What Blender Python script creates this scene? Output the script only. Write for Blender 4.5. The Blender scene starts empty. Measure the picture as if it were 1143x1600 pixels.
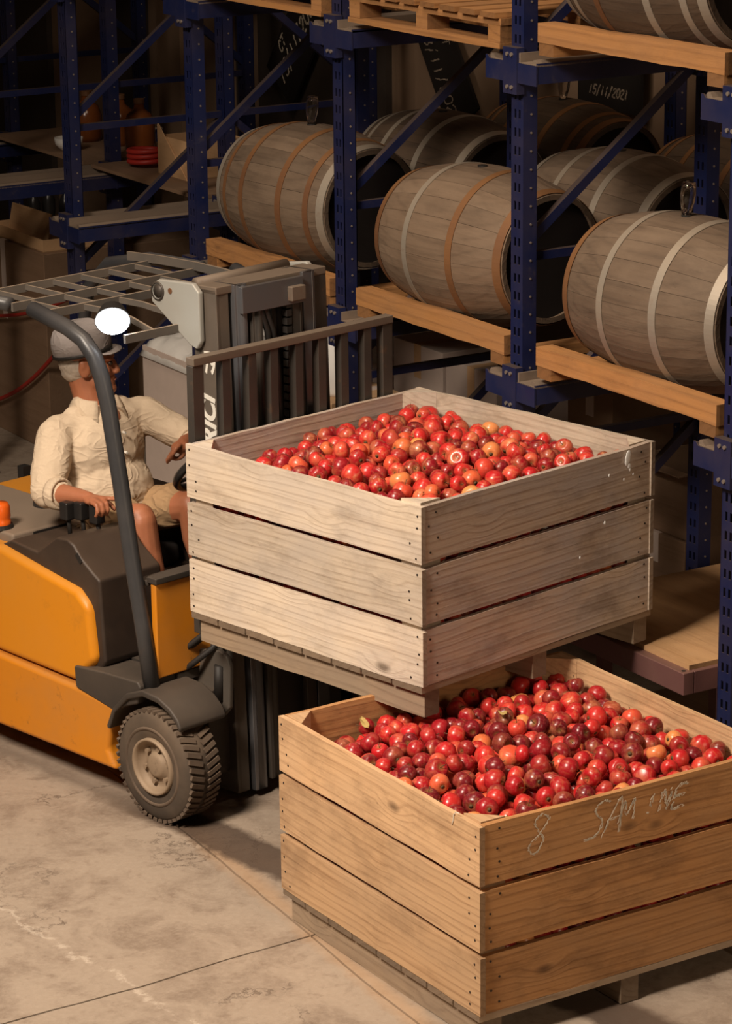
import bpy, bmesh, math, random
import numpy as np
from mathutils import Vector, Matrix, noise as mnoise

random.seed(7)
SC = bpy.context.scene
COL = SC.collection
PI = math.pi

# ------------------------------------------------------------------ camera
FPX, PITCH, ROLL, CAMH = 4474.05, 0.2838, -0.0113, 4.1226
cp, sp = math.cos(PITCH), math.sin(PITCH)
_r0 = Vector((1, 0, 0)); FW = Vector((0, cp, -sp)); _u0 = Vector((0, sp, cp))
RT = _r0 * math.cos(ROLL) + _u0 * math.sin(ROLL)
UP = -_r0 * math.sin(ROLL) + _u0 * math.cos(ROLL)
CAMPOS = Vector((0, 0, CAMH))
cam_d = bpy.data.cameras.new('camera')
cam = bpy.data.objects.new('camera', cam_d); COL.objects.link(cam)
cam.matrix_world = Matrix.Translation(CAMPOS) @ Matrix((RT, UP, -FW)).transposed().to_4x4()
cam_d.sensor_fit = 'VERTICAL'; cam_d.sensor_height = 36.0; cam_d.sensor_width = 36.0 * 1143 / 1600
cam_d.lens = FPX * 36.0 / 1600
cam_d.clip_end = 200
SC.camera = cam

# ------------------------------------------------------------------ world, lights, exposure
W = bpy.data.worlds.new('world'); SC.world = W; W.use_nodes = True
bg = W.node_tree.nodes['Background']
bg.inputs[0].default_value = (1.0, 0.80, 0.62, 1); bg.inputs[1].default_value = 0.008

def area(name, loc, target, sx, sy, power, col):
    d = bpy.data.lights.new(name, 'AREA'); d.shape = 'RECTANGLE'; d.size = sx; d.size_y = sy
    d.energy = power; d.color = col
    o = bpy.data.objects.new(name, d); COL.objects.link(o); o.location = loc
    o.rotation_euler = (Vector(target) - Vector(loc)).to_track_quat('-Z', 'Y').to_euler()
    return o
sky = area('skylight_panel', (-3.6, 5.0, 6.8), (-0.8, 8.9, 0.7), 1.8, 1.8, 270, (1.0, 0.85, 0.70)); sky.data.spread = math.radians(80)
area('ceiling_lamp_panel', (-0.8, 8.9, 6.9), (-0.4, 9.4, 0.5), 1.5, 1.5, 150, (1.0, 0.80, 0.60))
area('side_fill', (4.6, 1.6, 3.6), (0.6, 9.2, 0.8), 2.4, 2.2, 150, (1.0, 0.77, 0.54))  # warm fill light added low on the right, unseen; no door modelled
SC.view_settings.view_transform = 'Standard'; SC.view_settings.look = 'None'
SC.view_settings.exposure = -0.30; SC.view_settings.gamma = 1.0
SC.view_settings.use_curve_mapping = False

# ------------------------------------------------------------------ frames
class Frame:
    def __init__(s, x, y, yaw):
        s.o = Vector((x, y, 0)); s.yaw = yaw
        s.u = Vector((math.cos(yaw), -math.sin(yaw), 0)); s.v = Vector((math.sin(yaw), math.cos(yaw), 0))
        s.ax = (s.u, s.v, Vector((0, 0, 1)))
        s.rot = (0, 0, -yaw)
    def g(s, u, v, z=0.0): return s.o + s.u * u + s.v * v + Vector((0, 0, z))
    def px(s, x, y, ax, val):
        """a photo pixel's direction met with the plane local[ax] == val"""
        d = FW + RT * ((x - 571.5) / FPX) - UP * ((y - 800) / FPX)
        n = s.ax[ax]
        t = (val - (CAMPOS - s.o).dot(n)) / d.dot(n)
        P = CAMPOS + d * t - s.o
        return Vector((P.dot(s.u), P.dot(s.v), P.z))
FK = Frame(0.1841, 9.1075, 0.8047)      # forklift and raised bin
RK = Frame(0.6013, 10.5656, 1.0272)     # rack: u along the row, v into the depth
LB = Frame(0.3363, 8.1124, 1.0068)      # bin on the floor
ZUP = 0.8446

# ------------------------------------------------------------------ mesh helpers
class MB:
    def __init__(s): s.bm = bmesh.new()
    def box(s, a, b, rot=None, piv=None):
        a = Vector(a); b = Vector(b); c = (a + b) / 2; d = b - a
        M = Matrix.Translation(c) @ Matrix.Diagonal((abs(d.x), abs(d.y), abs(d.z), 1))
        if rot is not None:
            p = Vector(piv) if piv is not None else c
            M = Matrix.Translation(p) @ rot.to_4x4() @ Matrix.Translation(-p) @ M
        bmesh.ops.create_cube(s.bm, size=1, matrix=M); return s
    def bar(s, p, q, w, h, up=(0, 0, 1)):
        p = Vector(p); q = Vector(q); x = (q - p); L = x.length; x.normalize()
        z = Vector(up); y = z.cross(x)
        if y.length < 1e-5: y = Vector((0, 1, 0)).cross(x)
        y.normalize(); z = x.cross(y)
        M = Matrix.Translation((p + q) / 2) @ Matrix((x, y, z)).transposed().to_4x4() @ Matrix.Diagonal((L, w, h, 1))
        bmesh.ops.create_cube(s.bm, size=1, matrix=M); return s
    def cyl(s, p, q, r, r2=None, seg=16, caps=True):
        p = Vector(p); q = Vector(q); d = q - p
        M = Matrix.Translation((p + q) / 2) @ d.to_track_quat('Z', 'Y').to_matrix().to_4x4()
        bmesh.ops.create_cone(s.bm, cap_ends=caps, segments=seg, radius1=r, radius2=r if r2 is None else r2, depth=d.length, matrix=M); return s
    def ell(s, c, r, rot=None, seg=16):
        M = Matrix.Translation(c)
        if rot is not None: M = M @ rot.to_4x4()
        M = M @ Matrix.Diagonal((r[0], r[1], r[2], 1))
        bmesh.ops.create_uvsphere(s.bm, u_segments=seg, v_segments=max(6, seg // 2 + 2), radius=1, matrix=M); return s
    def cap(s, p, q, r1, r2, seg=14):
        """tapered capsule"""
        s.cyl(p, q, r1, r2, seg); s.ell(p, (r1,) * 3, seg=seg); s.ell(q, (r2,) * 3, seg=seg); return s
    def tube(s, pts, r, seg=12, closed=False):
        pts = [Vector(p) for p in pts]; n = len(pts); rings = []
        up = None
        rr = r if hasattr(r, '__len__') else [r] * n
        for i, p in enumerate(pts):
            if closed: t = pts[(i + 1) % n] - pts[i - 1]
            else: t = pts[min(i + 1, n - 1)] - pts[max(i - 1, 0)]
            t.normalize()
            if up is None:
                a = Vector((0, 0, 1)) if abs(t.z) < .9 else Vector((1, 0, 0))
                up = (a - t * a.dot(t)).normalized()
            else: up = (up - t * up.dot(t)).normalized()
            b = t.cross(up)
            rings.append([s.bm.verts.new(p + (up * math.cos(2 * PI * k / seg) + b * math.sin(2 * PI * k / seg)) * rr[i]) for k in range(seg)])
        m = n if closed else n - 1
        for i in range(m):
            A = rings[i]; B = rings[(i + 1) % n]
            for k in range(seg): s.bm.faces.new((A[k], A[(k + 1) % seg], B[(k + 1) % seg], B[k]))
        if not closed:
            s.bm.faces.new(rings[0][::-1]); s.bm.faces.new(rings[-1])
        return s
    def lathe(s, prof, seg=32, M=None, a0=0.0, a1=2 * PI):
        """prof: [(r,z)], around local z"""
        full = abs(a1 - a0 - 2 * PI) < 1e-6; n = seg if full else seg + 1; cols = []
        for k in range(n):
            a = a0 + (a1 - a0) * k / seg
            col = []
            for r, z in prof:
                v = Vector((r * math.cos(a), r * math.sin(a), z))
                col.append(s.bm.verts.new(M @ v if M is not None else v))
            cols.append(col)
        for k in range(seg):
            A = cols[k]; B = cols[(k + 1) % n]
            for i in range(len(prof) - 1): s.bm.faces.new((A[i], B[i], B[i + 1], A[i + 1]))
        return s
    def prism(s, poly, a, b, axis='y'):
        """poly in the plane (x,z) for axis y, (x,y) for z, (y,z) for x; extruded a..b"""
        def P(p, t):
            if axis == 'y': return Vector((p[0], t, p[1]))
            if axis == 'z': return Vector((p[0], p[1], t))
            return Vector((t, p[0], p[1]))
        A = [s.bm.verts.new(P(p, a)) for p in poly]; B = [s.bm.verts.new(P(p, b)) for p in poly]
        n = len(poly)
        s.bm.faces.new(A); s.bm.faces.new(B[::-1])
        for i in range(n): s.bm.faces.new((A[i], B[i], B[(i + 1) % n], A[(i + 1) % n]))
        return s
    def mesh(s, name, smooth=False):
        bmesh.ops.remove_doubles(s.bm, verts=s.bm.verts, dist=1e-6)
        bmesh.ops.recalc_face_normals(s.bm, faces=s.bm.faces)
        m = bpy.data.meshes.new(name); s.bm.to_mesh(m); s.bm.free()
        if smooth:
            m.shade_smooth()
        return m
    def build(s, name, mat, parent=None, smooth=False, bevel=0.0, seg=2, angle=None, **kw):
        m = s.mesh(name, smooth)
        return link(name, m, mat, parent, bevel, seg, angle, **kw)

def link(name, mesh, mat, parent=None, bevel=0.0, seg=2, angle=None, label=None, kind=None, loc=None, rot=None):
    o = bpy.data.objects.new(name, mesh); COL.objects.link(o)
    if mat is not None and not mesh.materials: mesh.materials.append(mat)
    if parent is not None: o.parent = parent
    if loc is not None: o.location = loc
    if rot is not None: o.rotation_euler = rot
    if bevel:
        b = o.modifiers.new('bevel', 'BEVEL'); b.width = bevel; b.segments = seg; b.limit_method = 'ANGLE'; b.angle_limit = math.radians(angle or 35)
        mesh.shade_smooth()
        try:
            w = o.modifiers.new('wn', 'WEIGHTED_NORMAL'); w.keep_sharp = True
        except Exception: pass
    if label: o['label'] = label
    if kind: o['kind'] = kind
    return o
def tag(o, label, cat, group=None, kind=None):
    o['label'] = label; o['category'] = cat
    if group: o['group'] = group
    if kind: o['kind'] = kind
    return o
def empty(name, frame=None, loc=(0, 0, 0), rz=None, label=None, cat=None, group=None):
    o = bpy.data.objects.new(name, None); COL.objects.link(o); o.empty_display_size = .1
    o.location = frame.g(*loc) if frame else loc
    o.rotation_euler = (0, 0, (-frame.yaw if frame else 0) + (rz or 0))
    if label: tag(o, label, cat, group)
    return o
def struct(o): o['kind'] = 'structure'; return o

# ------------------------------------------------------------------ materials
def newmat(name):
    m = bpy.data.materials.new(name); m.use_nodes = True
    nt = m.node_tree; b = nt.nodes['Principled BSDF']
    return m, nt, b
class NT:
    def __init__(s, nt): s.nt = nt
    def n(s, t, **kw):
        nd = s.nt.nodes.new(t)
        for k, v in kw.items():
            if k.startswith('i_'): nd.inputs[k[2:].replace('_', ' ')].default_value = v
            else: setattr(nd, k, v)
        return nd
    def l(s, a, b): s.nt.links.new(a, b)
    def math(s, op, a, b=None, c=None, clamp=False):
        nd = s.n('ShaderNodeMath', operation=op, use_clamp=clamp)
        for i, x in enumerate((a, b, c)):
            if x is None: continue
            if isinstance(x, (int, float)): nd.inputs[i].default_value = x
            else: s.l(x, nd.inputs[i])
        return nd.outputs[0]
    def mix(s, f, a, b, mode='MIX'):
        nd = s.n('ShaderNodeMix', data_type='RGBA', blend_type=mode)
        for sock, x in ((nd.inputs[0], f), (nd.inputs[6], a), (nd.inputs[7], b)):
            if isinstance(x, (int, float)): sock.default_value = x
            elif isinstance(x, (tuple, list)): sock.default_value = (*x[:3], 1)
            else: s.l(x, sock)
        return nd.outputs[2]
    def noise(s, vec, scale, detail=4, rough=.55, dist=0.0):
        nd = s.n('ShaderNodeTexNoise'); nd.inputs['Scale'].default_value = scale; nd.inputs['Detail'].default_value = detail
        nd.inputs['Roughness'].default_value = rough; nd.inputs['Distortion'].default_value = dist
        if vec is not None: s.l(vec, nd.inputs['Vector'])
        return nd.outputs['Fac']
    def ramp(s, f, *stops):
        nd = s.n('ShaderNodeValToRGB'); cr = nd.color_ramp
        while len(cr.elements) < len(stops): cr.elements.new(.5)
        for e, (p, c) in zip(cr.elements, stops):
            e.position = p; e.color = (*c[:3], 1) if not isinstance(c, (int, float)) else (c, c, c, 1)
        s.l(f, nd.inputs[0]); return nd.outputs[0]
    def mapv(s, vec, scale=(1, 1, 1), loc=(0, 0, 0)):
        nd = s.n('ShaderNodeMapping'); nd.inputs['Scale'].default_value = scale; nd.inputs['Location'].default_value = loc
        s.l(vec, nd.inputs[0]); return nd.outputs[0]
    def coord(s, rand=True, amt=37.0):
        tc = s.n('ShaderNodeTexCoord').outputs['Object']
        if not rand: return tc
        oi = s.n('ShaderNodeObjectInfo').outputs['Random']
        k = s.math('MULTIPLY', oi, amt)
        cb = s.n('ShaderNodeCombineXYZ'); s.l(k, cb.inputs[0]); s.l(k, cb.inputs[1]); s.l(k, cb.inputs[2])
        va = s.n('ShaderNodeVectorMath', operation='ADD'); s.l(tc, va.inputs[0]); s.l(cb.outputs[0], va.inputs[1])
        return va.outputs[0]
    def bump(s, h, b, strength=.3, dist=.01):
        nd = s.n('ShaderNodeBump'); nd.inputs['Strength'].default_value = strength; nd.inputs['Distance'].default_value = dist
        s.l(h, nd.inputs['Height']); s.l(nd.outputs[0], b.inputs['Normal'])

def wood(name, light, dark, grey, knots=.0, rings=26.0, greyamt=.35, rough=.8, stain=.3, vary=.30):
    m, nt, b = newmat(name); N = NT(nt)
    co = N.coord()
    sep = N.n('ShaderNodeSeparateXYZ'); N.l(co, sep.inputs[0])
    low = N.noise(N.mapv(co, (.8, 3, 3)), 1.4, 2)
    y = N.math('ADD', sep.outputs[2], N.math('MULTIPLY', sep.outputs[1], .6))
    ph = N.math('ADD', y, N.math('MULTIPLY', low, .07))
    vor = N.n('ShaderNodeTexVoronoi'); N.l(N.mapv(co, (2.6, 5.2, 5.2)), vor.inputs['Vector']); vor.inputs['Scale'].default_value = 1.0
    d = vor.outputs['Distance']
    bulge = N.math('MULTIPLY', N.math('SUBTRACT', .30, d, clamp=True), .16)
    ph = N.math('ADD', ph, bulge)
    ring = N.math('SINE', N.math('MULTIPLY', ph, rings * 6.283))
    ring = N.math('MULTIPLY_ADD', ring, .5, .5)
    ring = N.math('POWER', ring, 4.0)
    fine = N.noise(N.mapv(co, (4, 90, 90)), 1.0, 5, .65)
    blot = N.noise(N.mapv(co, (2.2, 4, 4)), 1.7, 5, .6)
    streak = N.ramp(N.noise(N.mapv(co, (1.6, 34, 34), (3, 7, 1)), 1.0, 4, .6), (.50, 0.0), (.68, 1.0))
    f = N.math('ADD', N.math('MULTIPLY', N.math('MULTIPLY', ring, N.math('ADD', fine, .15)), .50), N.math('MULTIPLY', fine, .60))
    f = N.math('ADD', f, N.math('MULTIPLY', streak, .32))
    f = N.math('SUBTRACT', f, .22, clamp=True)
    col = N.mix(f, light, dark)
    gm = N.ramp(blot, (.40, 0.0), (.62, 1.0))
    col = N.mix(N.math('MULTIPLY', gm, greyamt), col, grey)
    st = N.ramp(N.noise(N.mapv(co, (1.5, 3, 3), (9, 3, 5)), 2.3, 6, .7), (.50, 0.0), (.70, 1.0))
    col = N.mix(N.math('MULTIPLY', st, stain), col, tuple(c * .55 for c in dark))
    spk = N.ramp(N.noise(N.mapv(co, (30, 60, 60)), 1.0, 3, .7), (.66, 0.0), (.74, 1.0))
    col = N.mix(N.math('MULTIPLY', spk, .35), col, tuple(c * .4 for c in dark))
    vt = N.n('ShaderNodeVectorTransform', vector_type='NORMAL', convert_from='WORLD', convert_to='OBJECT')
    N.l(N.n('ShaderNodeNewGeometry').outputs['Normal'], vt.inputs[0])
    sx_ = N.n('ShaderNodeSeparateXYZ'); N.l(vt.outputs[0], sx_.inputs[0])
    endg = N.math('GREATER_THAN', N.math('ABSOLUTE', sx_.outputs[0]), .8)
    col = N.mix(N.math('MULTIPLY', endg, .6), col, tuple(c * .45 for c in dark))
    if knots > 0:
        km = N.ramp(d, (.04, 1.0), (.12, 0.0))
        col = N.mix(N.math('MULTIPLY', km, knots), col, tuple(c * .35 for c in dark))
    oi = N.n('ShaderNodeObjectInfo').outputs['Random']
    val = N.math('MULTIPLY_ADD', oi, vary, 1.0 - vary / 2)
    hs = N.n('ShaderNodeHueSaturation'); N.l(col, hs.inputs['Color']); N.l(val, hs.inputs['Value'])
    N.l(hs.outputs[0], b.inputs['Base Color'])
    b.inputs['Roughness'].default_value = rough
    N.bump(f, b, .35, .004)
    return m

def metal_paint(name, col, wear=.25, rough=.5, dust=(.30, .22, .15), dustamt=.25, metallic=0.0, wearcol=(.10, .065, .04), scale=9, spec=.4, topdust=.35):
    m, nt, b = newmat(name); N = NT(nt); co = N.coord(amt=11)
    n1 = N.noise(co, scale, 6, .7); n2 = N.noise(co, scale * .3, 4, .6)
    c = N.mix(N.math('MULTIPLY', N.ramp(n2, (.4, 0.0), (.75, 1.0)), dustamt), col, dust)
    c = N.mix(N.math('MULTIPLY', N.ramp(n1, (.60, 0.0), (.72, 1.0)), wear), c, wearcol)
    sn = N.n('ShaderNodeSeparateXYZ'); N.l(N.n('ShaderNodeNewGeometry').outputs['Normal'], sn.inputs[0])
    c = N.mix(N.math('MULTIPLY', N.ramp(sn.outputs[2], (.35, 0.0), (.75, 1.0)), topdust), c, dust)
    N.l(c, b.inputs['Base Color']); b.inputs['Metallic'].default_value = metallic
    r = N.math('MULTIPLY_ADD', n1, .3, rough - .15); N.l(r, b.inputs['Roughness'])
    b.inputs['Specular IOR Level'].default_value = spec
    N.bump(n1, b, .08, .002)
    return m
def plain(name, col, rough=.6, metallic=0.0, spec=.4, var=.12, scale=14, bumpv=.1):
    m, nt, b = newmat(name); N = NT(nt); co = N.coord(amt=5)
    n = N.noise(co, scale, 5, .6)
    c = N.mix(n, tuple(x * (1 - var * 2) for x in col), tuple(min(1, x * (1 + var)) for x in col))
    N.l(c, b.inputs['Base Color']); b.inputs['Roughness'].default_value = rough; b.inputs['Metallic'].default_value = metallic
    b.inputs['Specular IOR Level'].default_value = spec
    if bumpv: N.bump(n, b, bumpv, .003)
    return m
def emit(name, col, strength):
    m, nt, b = newmat(name)
    b.inputs['Base Color'].default_value = (*col, 1); b.inputs['Emission Color'].default_value = (*col, 1); b.inputs['Emission Strength'].default_value = strength
    return m
def glassmat(name, col=(1, 1, 1), rough=.02):
    m, nt, b = newmat(name)
    b.inputs['Base Color'].default_value = (*col, 1); b.inputs['Roughness'].default_value = rough
    b.inputs['Transmission Weight'].default_value = 1.0; b.inputs['IOR'].default_value = 1.45
    return m

M = {}
M['bin_up_a'] = wood('bin_wood_grey', (.64, .525, .40), (.36, .26, .175), (.43, .375, .335), .8, 40, .40, stain=.45)
M['bin_up_b'] = wood('bin_wood_weathered', (.58, .455, .345), (.30, .205, .14), (.42, .37, .355), .8, 36, .60, stain=.55)
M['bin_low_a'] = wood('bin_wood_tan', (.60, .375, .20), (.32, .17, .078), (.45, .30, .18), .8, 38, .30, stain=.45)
M['bin_low_b'] = wood('bin_wood_shaded', (.48, .235, .085), (.235, .10, .033), (.36, .215, .11), .8, 34, .28, stain=.55)  # darker copy for faces b and d, their side shading put into the colour
M['bin_base'] = wood('bin_base_wood', (.36, .26, .17), (.20, .13, .08), (.25, .19, .14), .2, 30, .4)
M['pallet'] = wood('pallet_pine', (.39, .18, .056), (.22, .095, .030), (.27, .15, .075), .45, 26, .25)
M['stave'] = wood('barrel_oak', (.135, .090, .057), (.070, .045, .028), (.205, .145, .097), .0, 30, .45, stain=.25, vary=.28)
M['stave_tan'] = wood('barrel_oak_tan', (.175, .115, .072), (.098, .063, .038), (.225, .158, .104), .0, 30, .4, stain=.25, vary=.25)
M['stave_dark'] = wood('barrel_oak_dark', (.085, .052, .030), (.045, .028, .017), (.10, .066, .040), .0, 30, .4, stain=.3, vary=.3)
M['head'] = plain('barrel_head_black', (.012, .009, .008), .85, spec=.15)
M['hoop_grey'] = metal_paint('hoop_galvanised', (.31, .27, .22), .35, .5, (.42, .33, .24), .4, .35, (.20, .10, .045))
M['hoop_rust'] = metal_paint('hoop_rusty', (.15, .066, .028), .5, .7, (.30, .145, .05), .45, .15, (.12, .06, .03))
M['plastic'] = plain('dark_plastic', (.045, .034, .027), .55, var=.2)
M['blue'] = metal_paint('rack_blue', (.0075, .0125, .056), .25, .45, (.085, .06, .045), .26, 0, (.09, .07, .065), 12, topdust=.8)
M['bolt'] = plain('bolt_zinc', (.30, .25, .21), .45, .5)
M['galv'] = metal_paint('rail_galvanised', (.22, .17, .13), .3, .6, (.30, .22, .16), .5, .3)
M['yellow'] = metal_paint('forklift_yellow', (.62, .225, .008), .25, .42, (.50, .24, .06), .22, 0, (.16, .085, .03), 7)
M['yellow_worn'] = metal_paint('forklift_yellow_worn', (.58, .20, .008), .75, .5, (.36, .18, .06), .45, 0, (.10, .055, .025), 10)
M['chassis'] = metal_paint('chassis_black', (.032, .026, .022), .2, .6, (.12, .09, .065), .4, 0, (.09, .06, .04), 8, topdust=.25)
M['hood'] = metal_paint('hood_plastic', (.030, .020, .015), .12, .5, (.11, .072, .048), .32, 0, (.10, .06, .04), 10)
M['deck'] = metal_paint('hood_deck_grey', (.19, .145, .11), .2, .7, (.26, .19, .13), .4)
M['pillar'] = metal_paint('guard_paint', (.036, .036, .038), .25, .38, (.09, .08, .075), .35, 0, (.14, .08, .05), 12)
M['guard'] = metal_paint('roof_guard_grey', (.10, .09, .08), .3, .55, (.33, .25, .18), .3, .1, topdust=.85)
M['mast'] = metal_paint('mast_grey', (.050, .043, .037), .4, .5, (.12, .09, .066), .40, .25, (.20, .10, .045), 9)
M['mast_dusty'] = metal_paint('mast_dusty', (.080, .068, .056), .4, .6, (.17, .125, .09), .5, .1, (.09, .055, .035), 9)
M['mast_steel'] = metal_paint('mast_bare_steel', (.15, .155, .17), .3, .35, (.20, .15, .11), .35, .6, (.16, .08, .04), 9)
M['ear'] = metal_paint('mast_plate_pale', (.36, .36, .33), .2, .5, (.30, .25, .2), .3, .1)
M['rusty'] = metal_paint('rusty_bar', (.13, .098, .074), .6, .65, (.22, .165, .118), .5, .2, (.12, .055, .025), 10)
M['rubber'] = metal_paint('tyre_rubber', (.05, .037, .027), .2, .8, (.17, .12, .08), .75, 0, (.12, .085, .06), 10)
M['tread'] = metal_paint('tyre_dusty', (.075, .052, .036), .3, .85, (.20, .14, .095), .6, 0, (.03, .022, .016), 14)
M['rim'] = metal_paint('rim_dusty', (.25, .18, .12), .5, .65, (.34, .25, .165), .6, .15, (.07, .045, .03), 12)
M['black'] = plain('matt_black', (.018, .015, .013), .6)
M['black_gloss'] = plain('gloss_black', (.02, .018, .017), .3)
M['chrome'] = plain('chrome', (.75, .75, .76), .2, 1.0, bumpv=0)
M['seat'] = plain('seat_vinyl', (.03, .026, .024), .5)
M['orange_lens'] = plain('orange_lens', (.80, .13, .012), .3, var=.15)
M['lamp_face'] = emit('work_lamp_face', (.93, .97, 1.0), 38.0)
M['white_text'] = plain('white_paint', (.72, .68, .60), .7)
M['chalk'] = plain('chalk', (.80, .67, .52), .95, var=.3, scale=60)
M['chalk_dim'] = plain('chalk_faint', (.40, .31, .23), .95, var=.3, scale=60)
M['white_blot'] = plain('white_dropping', (.82, .82, .80), .7)
M['nail'] = plain('nail_black', (.03, .02, .015), .6)
M['carton'] = wood('cardboard', (.66, .41, .215), (.57, .34, .17), (.60, .37, .20), 0, 8, .2, stain=.1)
M['carton_dark'] = wood('cardboard_dark', (.24, .145, .085), (.19, .11, .06), (.22, .14, .09), 0, 8, .2, stain=.2)
M['carton_pale'] = plain('cardboard_pale', (.62, .50, .43), .8, var=.06)
M['white_liner'] = plain('white_plastic_liner', (.80, .77, .72), .45, var=.05, bumpv=.4)
M['blackboard'] = plain('blackboard', (.018, .014, .012), .85, spec=.15)
M['wall'] = plain('wall_render', (.27, .175, .112), .9, var=.10, scale=3)
M['wall_dark'] = plain('dark_door_panel', (.055, .04, .03), .8)
M['steel_purple'] = metal_paint('trolley_steel', (.13, .055, .055), .3, .5, (.22, .13, .09), .4, .1)
M['ply'] = wood('trolley_plywood', (.50, .29, .135), (.37, .195, .08), (.40, .25, .14), .25, 12, .25, stain=.3)
M['red'] = plain('red_hose', (.42, .03, .02), .5)
M['amber'] = plain('amber_glass', (.17, .05, .012), .2)
M['green'] = plain('green_plastic', (.01, .35, .10), .4)
M['glass'] = glassmat('clear_glass', (.95, .93, .9))
M['linen'] = None; M['skin'] = None

def make_linen(name, c1, c2, wr=.5):
    m, nt, b = newmat(name); N = NT(nt); co = N.coord(False)
    w = N.noise(co, 7, 2, .4, 1.2); f = N.noise(co, 160, 2); big = N.noise(N.mapv(co, (1, 1, 1.8)), 8, 1, .4, 1.6)
    c = N.mix(f, c1, c2); N.l(c, b.inputs['Base Color']); b.inputs['Roughness'].default_value = .9
    b.inputs['Specular IOR Level'].default_value = .2
    rid = N.math('SUBTRACT', 1.0, N.math('ABSOLUTE', N.math('MULTIPLY_ADD', big, 2.0, -1.0)))
    rid = N.math('POWER', rid, 5.0)
    h = N.math('ADD', N.math('MULTIPLY', w, .8), N.math('MULTIPLY', rid, .35))
    N.bump(h, b, wr, .035)
    return m
M['linen'] = make_linen('linen_shirt', (.66, .53, .385), (.58, .45, .32), .30)
M['khaki'] = make_linen('khaki_shorts', (.40, .26, .14), (.34, .21, .11), .5)
M['felt'] = make_linen('grey_cap_cloth', (.34, .30, .285), (.26, .23, .22), .25)
def make_skin():
    m, nt, b = newmat('skin'); N = NT(nt); co = N.coord(False)
    n = N.noise(co, 22, 5, .6); n2 = N.noise(co, 130, 3)
    c = N.mix(n, (.34, .115, .052), (.46, .185, .09)); c = N.mix(N.math('MULTIPLY', n2, .35), c, (.36, .11, .06))
    N.l(c, b.inputs['Base Color']); b.inputs['Roughness'].default_value = .5
    b.inputs['Subsurface Weight'].default_value = .08; b.inputs['Subsurface Radius'].default_value = (.02, .008, .004)
    N.bump(n2, b, .15, .002)
    return m
M['skin'] = make_skin()
M['hair'] = plain('grey_hair', (.50, .42, .34), .8, var=.25, scale=80, bumpv=.5)
M['lip'] = plain('lip_skin', (.36, .12, .075), .5)
M['eye'] = plain('eye_dark', (.05, .03, .02), .25)

def apple_mat(name, island=False):
    m, nt, b = newmat(name); N = NT(nt)
    if island:
        rnd = N.n('ShaderNodeNewGeometry').outputs['Random Per Island']; blu = .5
        co = N.n('ShaderNodeTexCoord').outputs['Object']
    else:
        oi_ = N.n('ShaderNodeObjectInfo'); sc_ = N.n('ShaderNodeSeparateColor'); N.l(oi_.outputs['Color'], sc_.inputs[0]); rnd = sc_.outputs[0]; blu = sc_.outputs[1]; co = N.coord(True, 19)
    rd = N.ramp(rnd, (0.0, (.13, .004, .010)), (.25, (.30, .008, .014)), (.55, (.47, .012, .016)), (.86, (.58, .030, .024)), (.94, (.68, .13, .045)), (1.0, (.74, .34, .10)))
    blush = N.noise(co, 13, 3, .5)
    tcz = N.n('ShaderNodeTexCoord').outputs['Object']
    stk = N.noise(N.mapv(co, (75, 75, 9)), 1.0, 3, .6)
    fy = N.math('ADD', N.math('MULTIPLY', N.ramp(blush, (.50, 0.0), (.70, 1.0)), .65), N.math('MULTIPLY', N.ramp(stk, (.50, 0.0), (.66, 1.0)), .45), clamp=True)
    c = N.mix(N.math('MULTIPLY', fy, blu), rd, (.70, .32, .13))
    fine = N.noise(co, 95, 4, .7)
    c = N.mix(N.math('MULTIPLY', N.ramp(fine, (.5, 0.0), (.75, 1.0)), .32), c, (.66, .13, .12))
    dk = N.ramp(N.noise(co, 34, 4, .6), (.62, 0.0), (.72, 1.0))
    c = N.mix(N.math('MULTIPLY', dk, .5), c, (.10, .018, .012))
    if not island:
        sp_ = N.n('ShaderNodeSeparateXYZ'); N.l(tcz, sp_.inputs[0])
        r2 = N.math('SQRT', N.math('ADD', N.math('MULTIPLY', sp_.outputs[0], sp_.outputs[0]), N.math('MULTIPLY', sp_.outputs[1], sp_.outputs[1])))
        cav = N.ramp(r2, (.0, 1.0), (.016, 0.0))
        c = N.mix(N.math('MULTIPLY', cav, .75), c, (.30, .17, .05))
    N.l(c, b.inputs['Base Color']); b.inputs['Roughness'].default_value = .30; b.inputs['Specular IOR Level'].default_value = .5
    N.bump(fine, b, .06, .002)
    return m
M['apple'] = apple_mat('apple_skin'); M['apple_many'] = apple_mat('apple_skin_heap', True)
M['stem'] = plain('apple_stem', (.10, .06, .025), .8)
M['leaf'] = plain('dry_leaf', (.42, .30, .10), .8)

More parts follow.
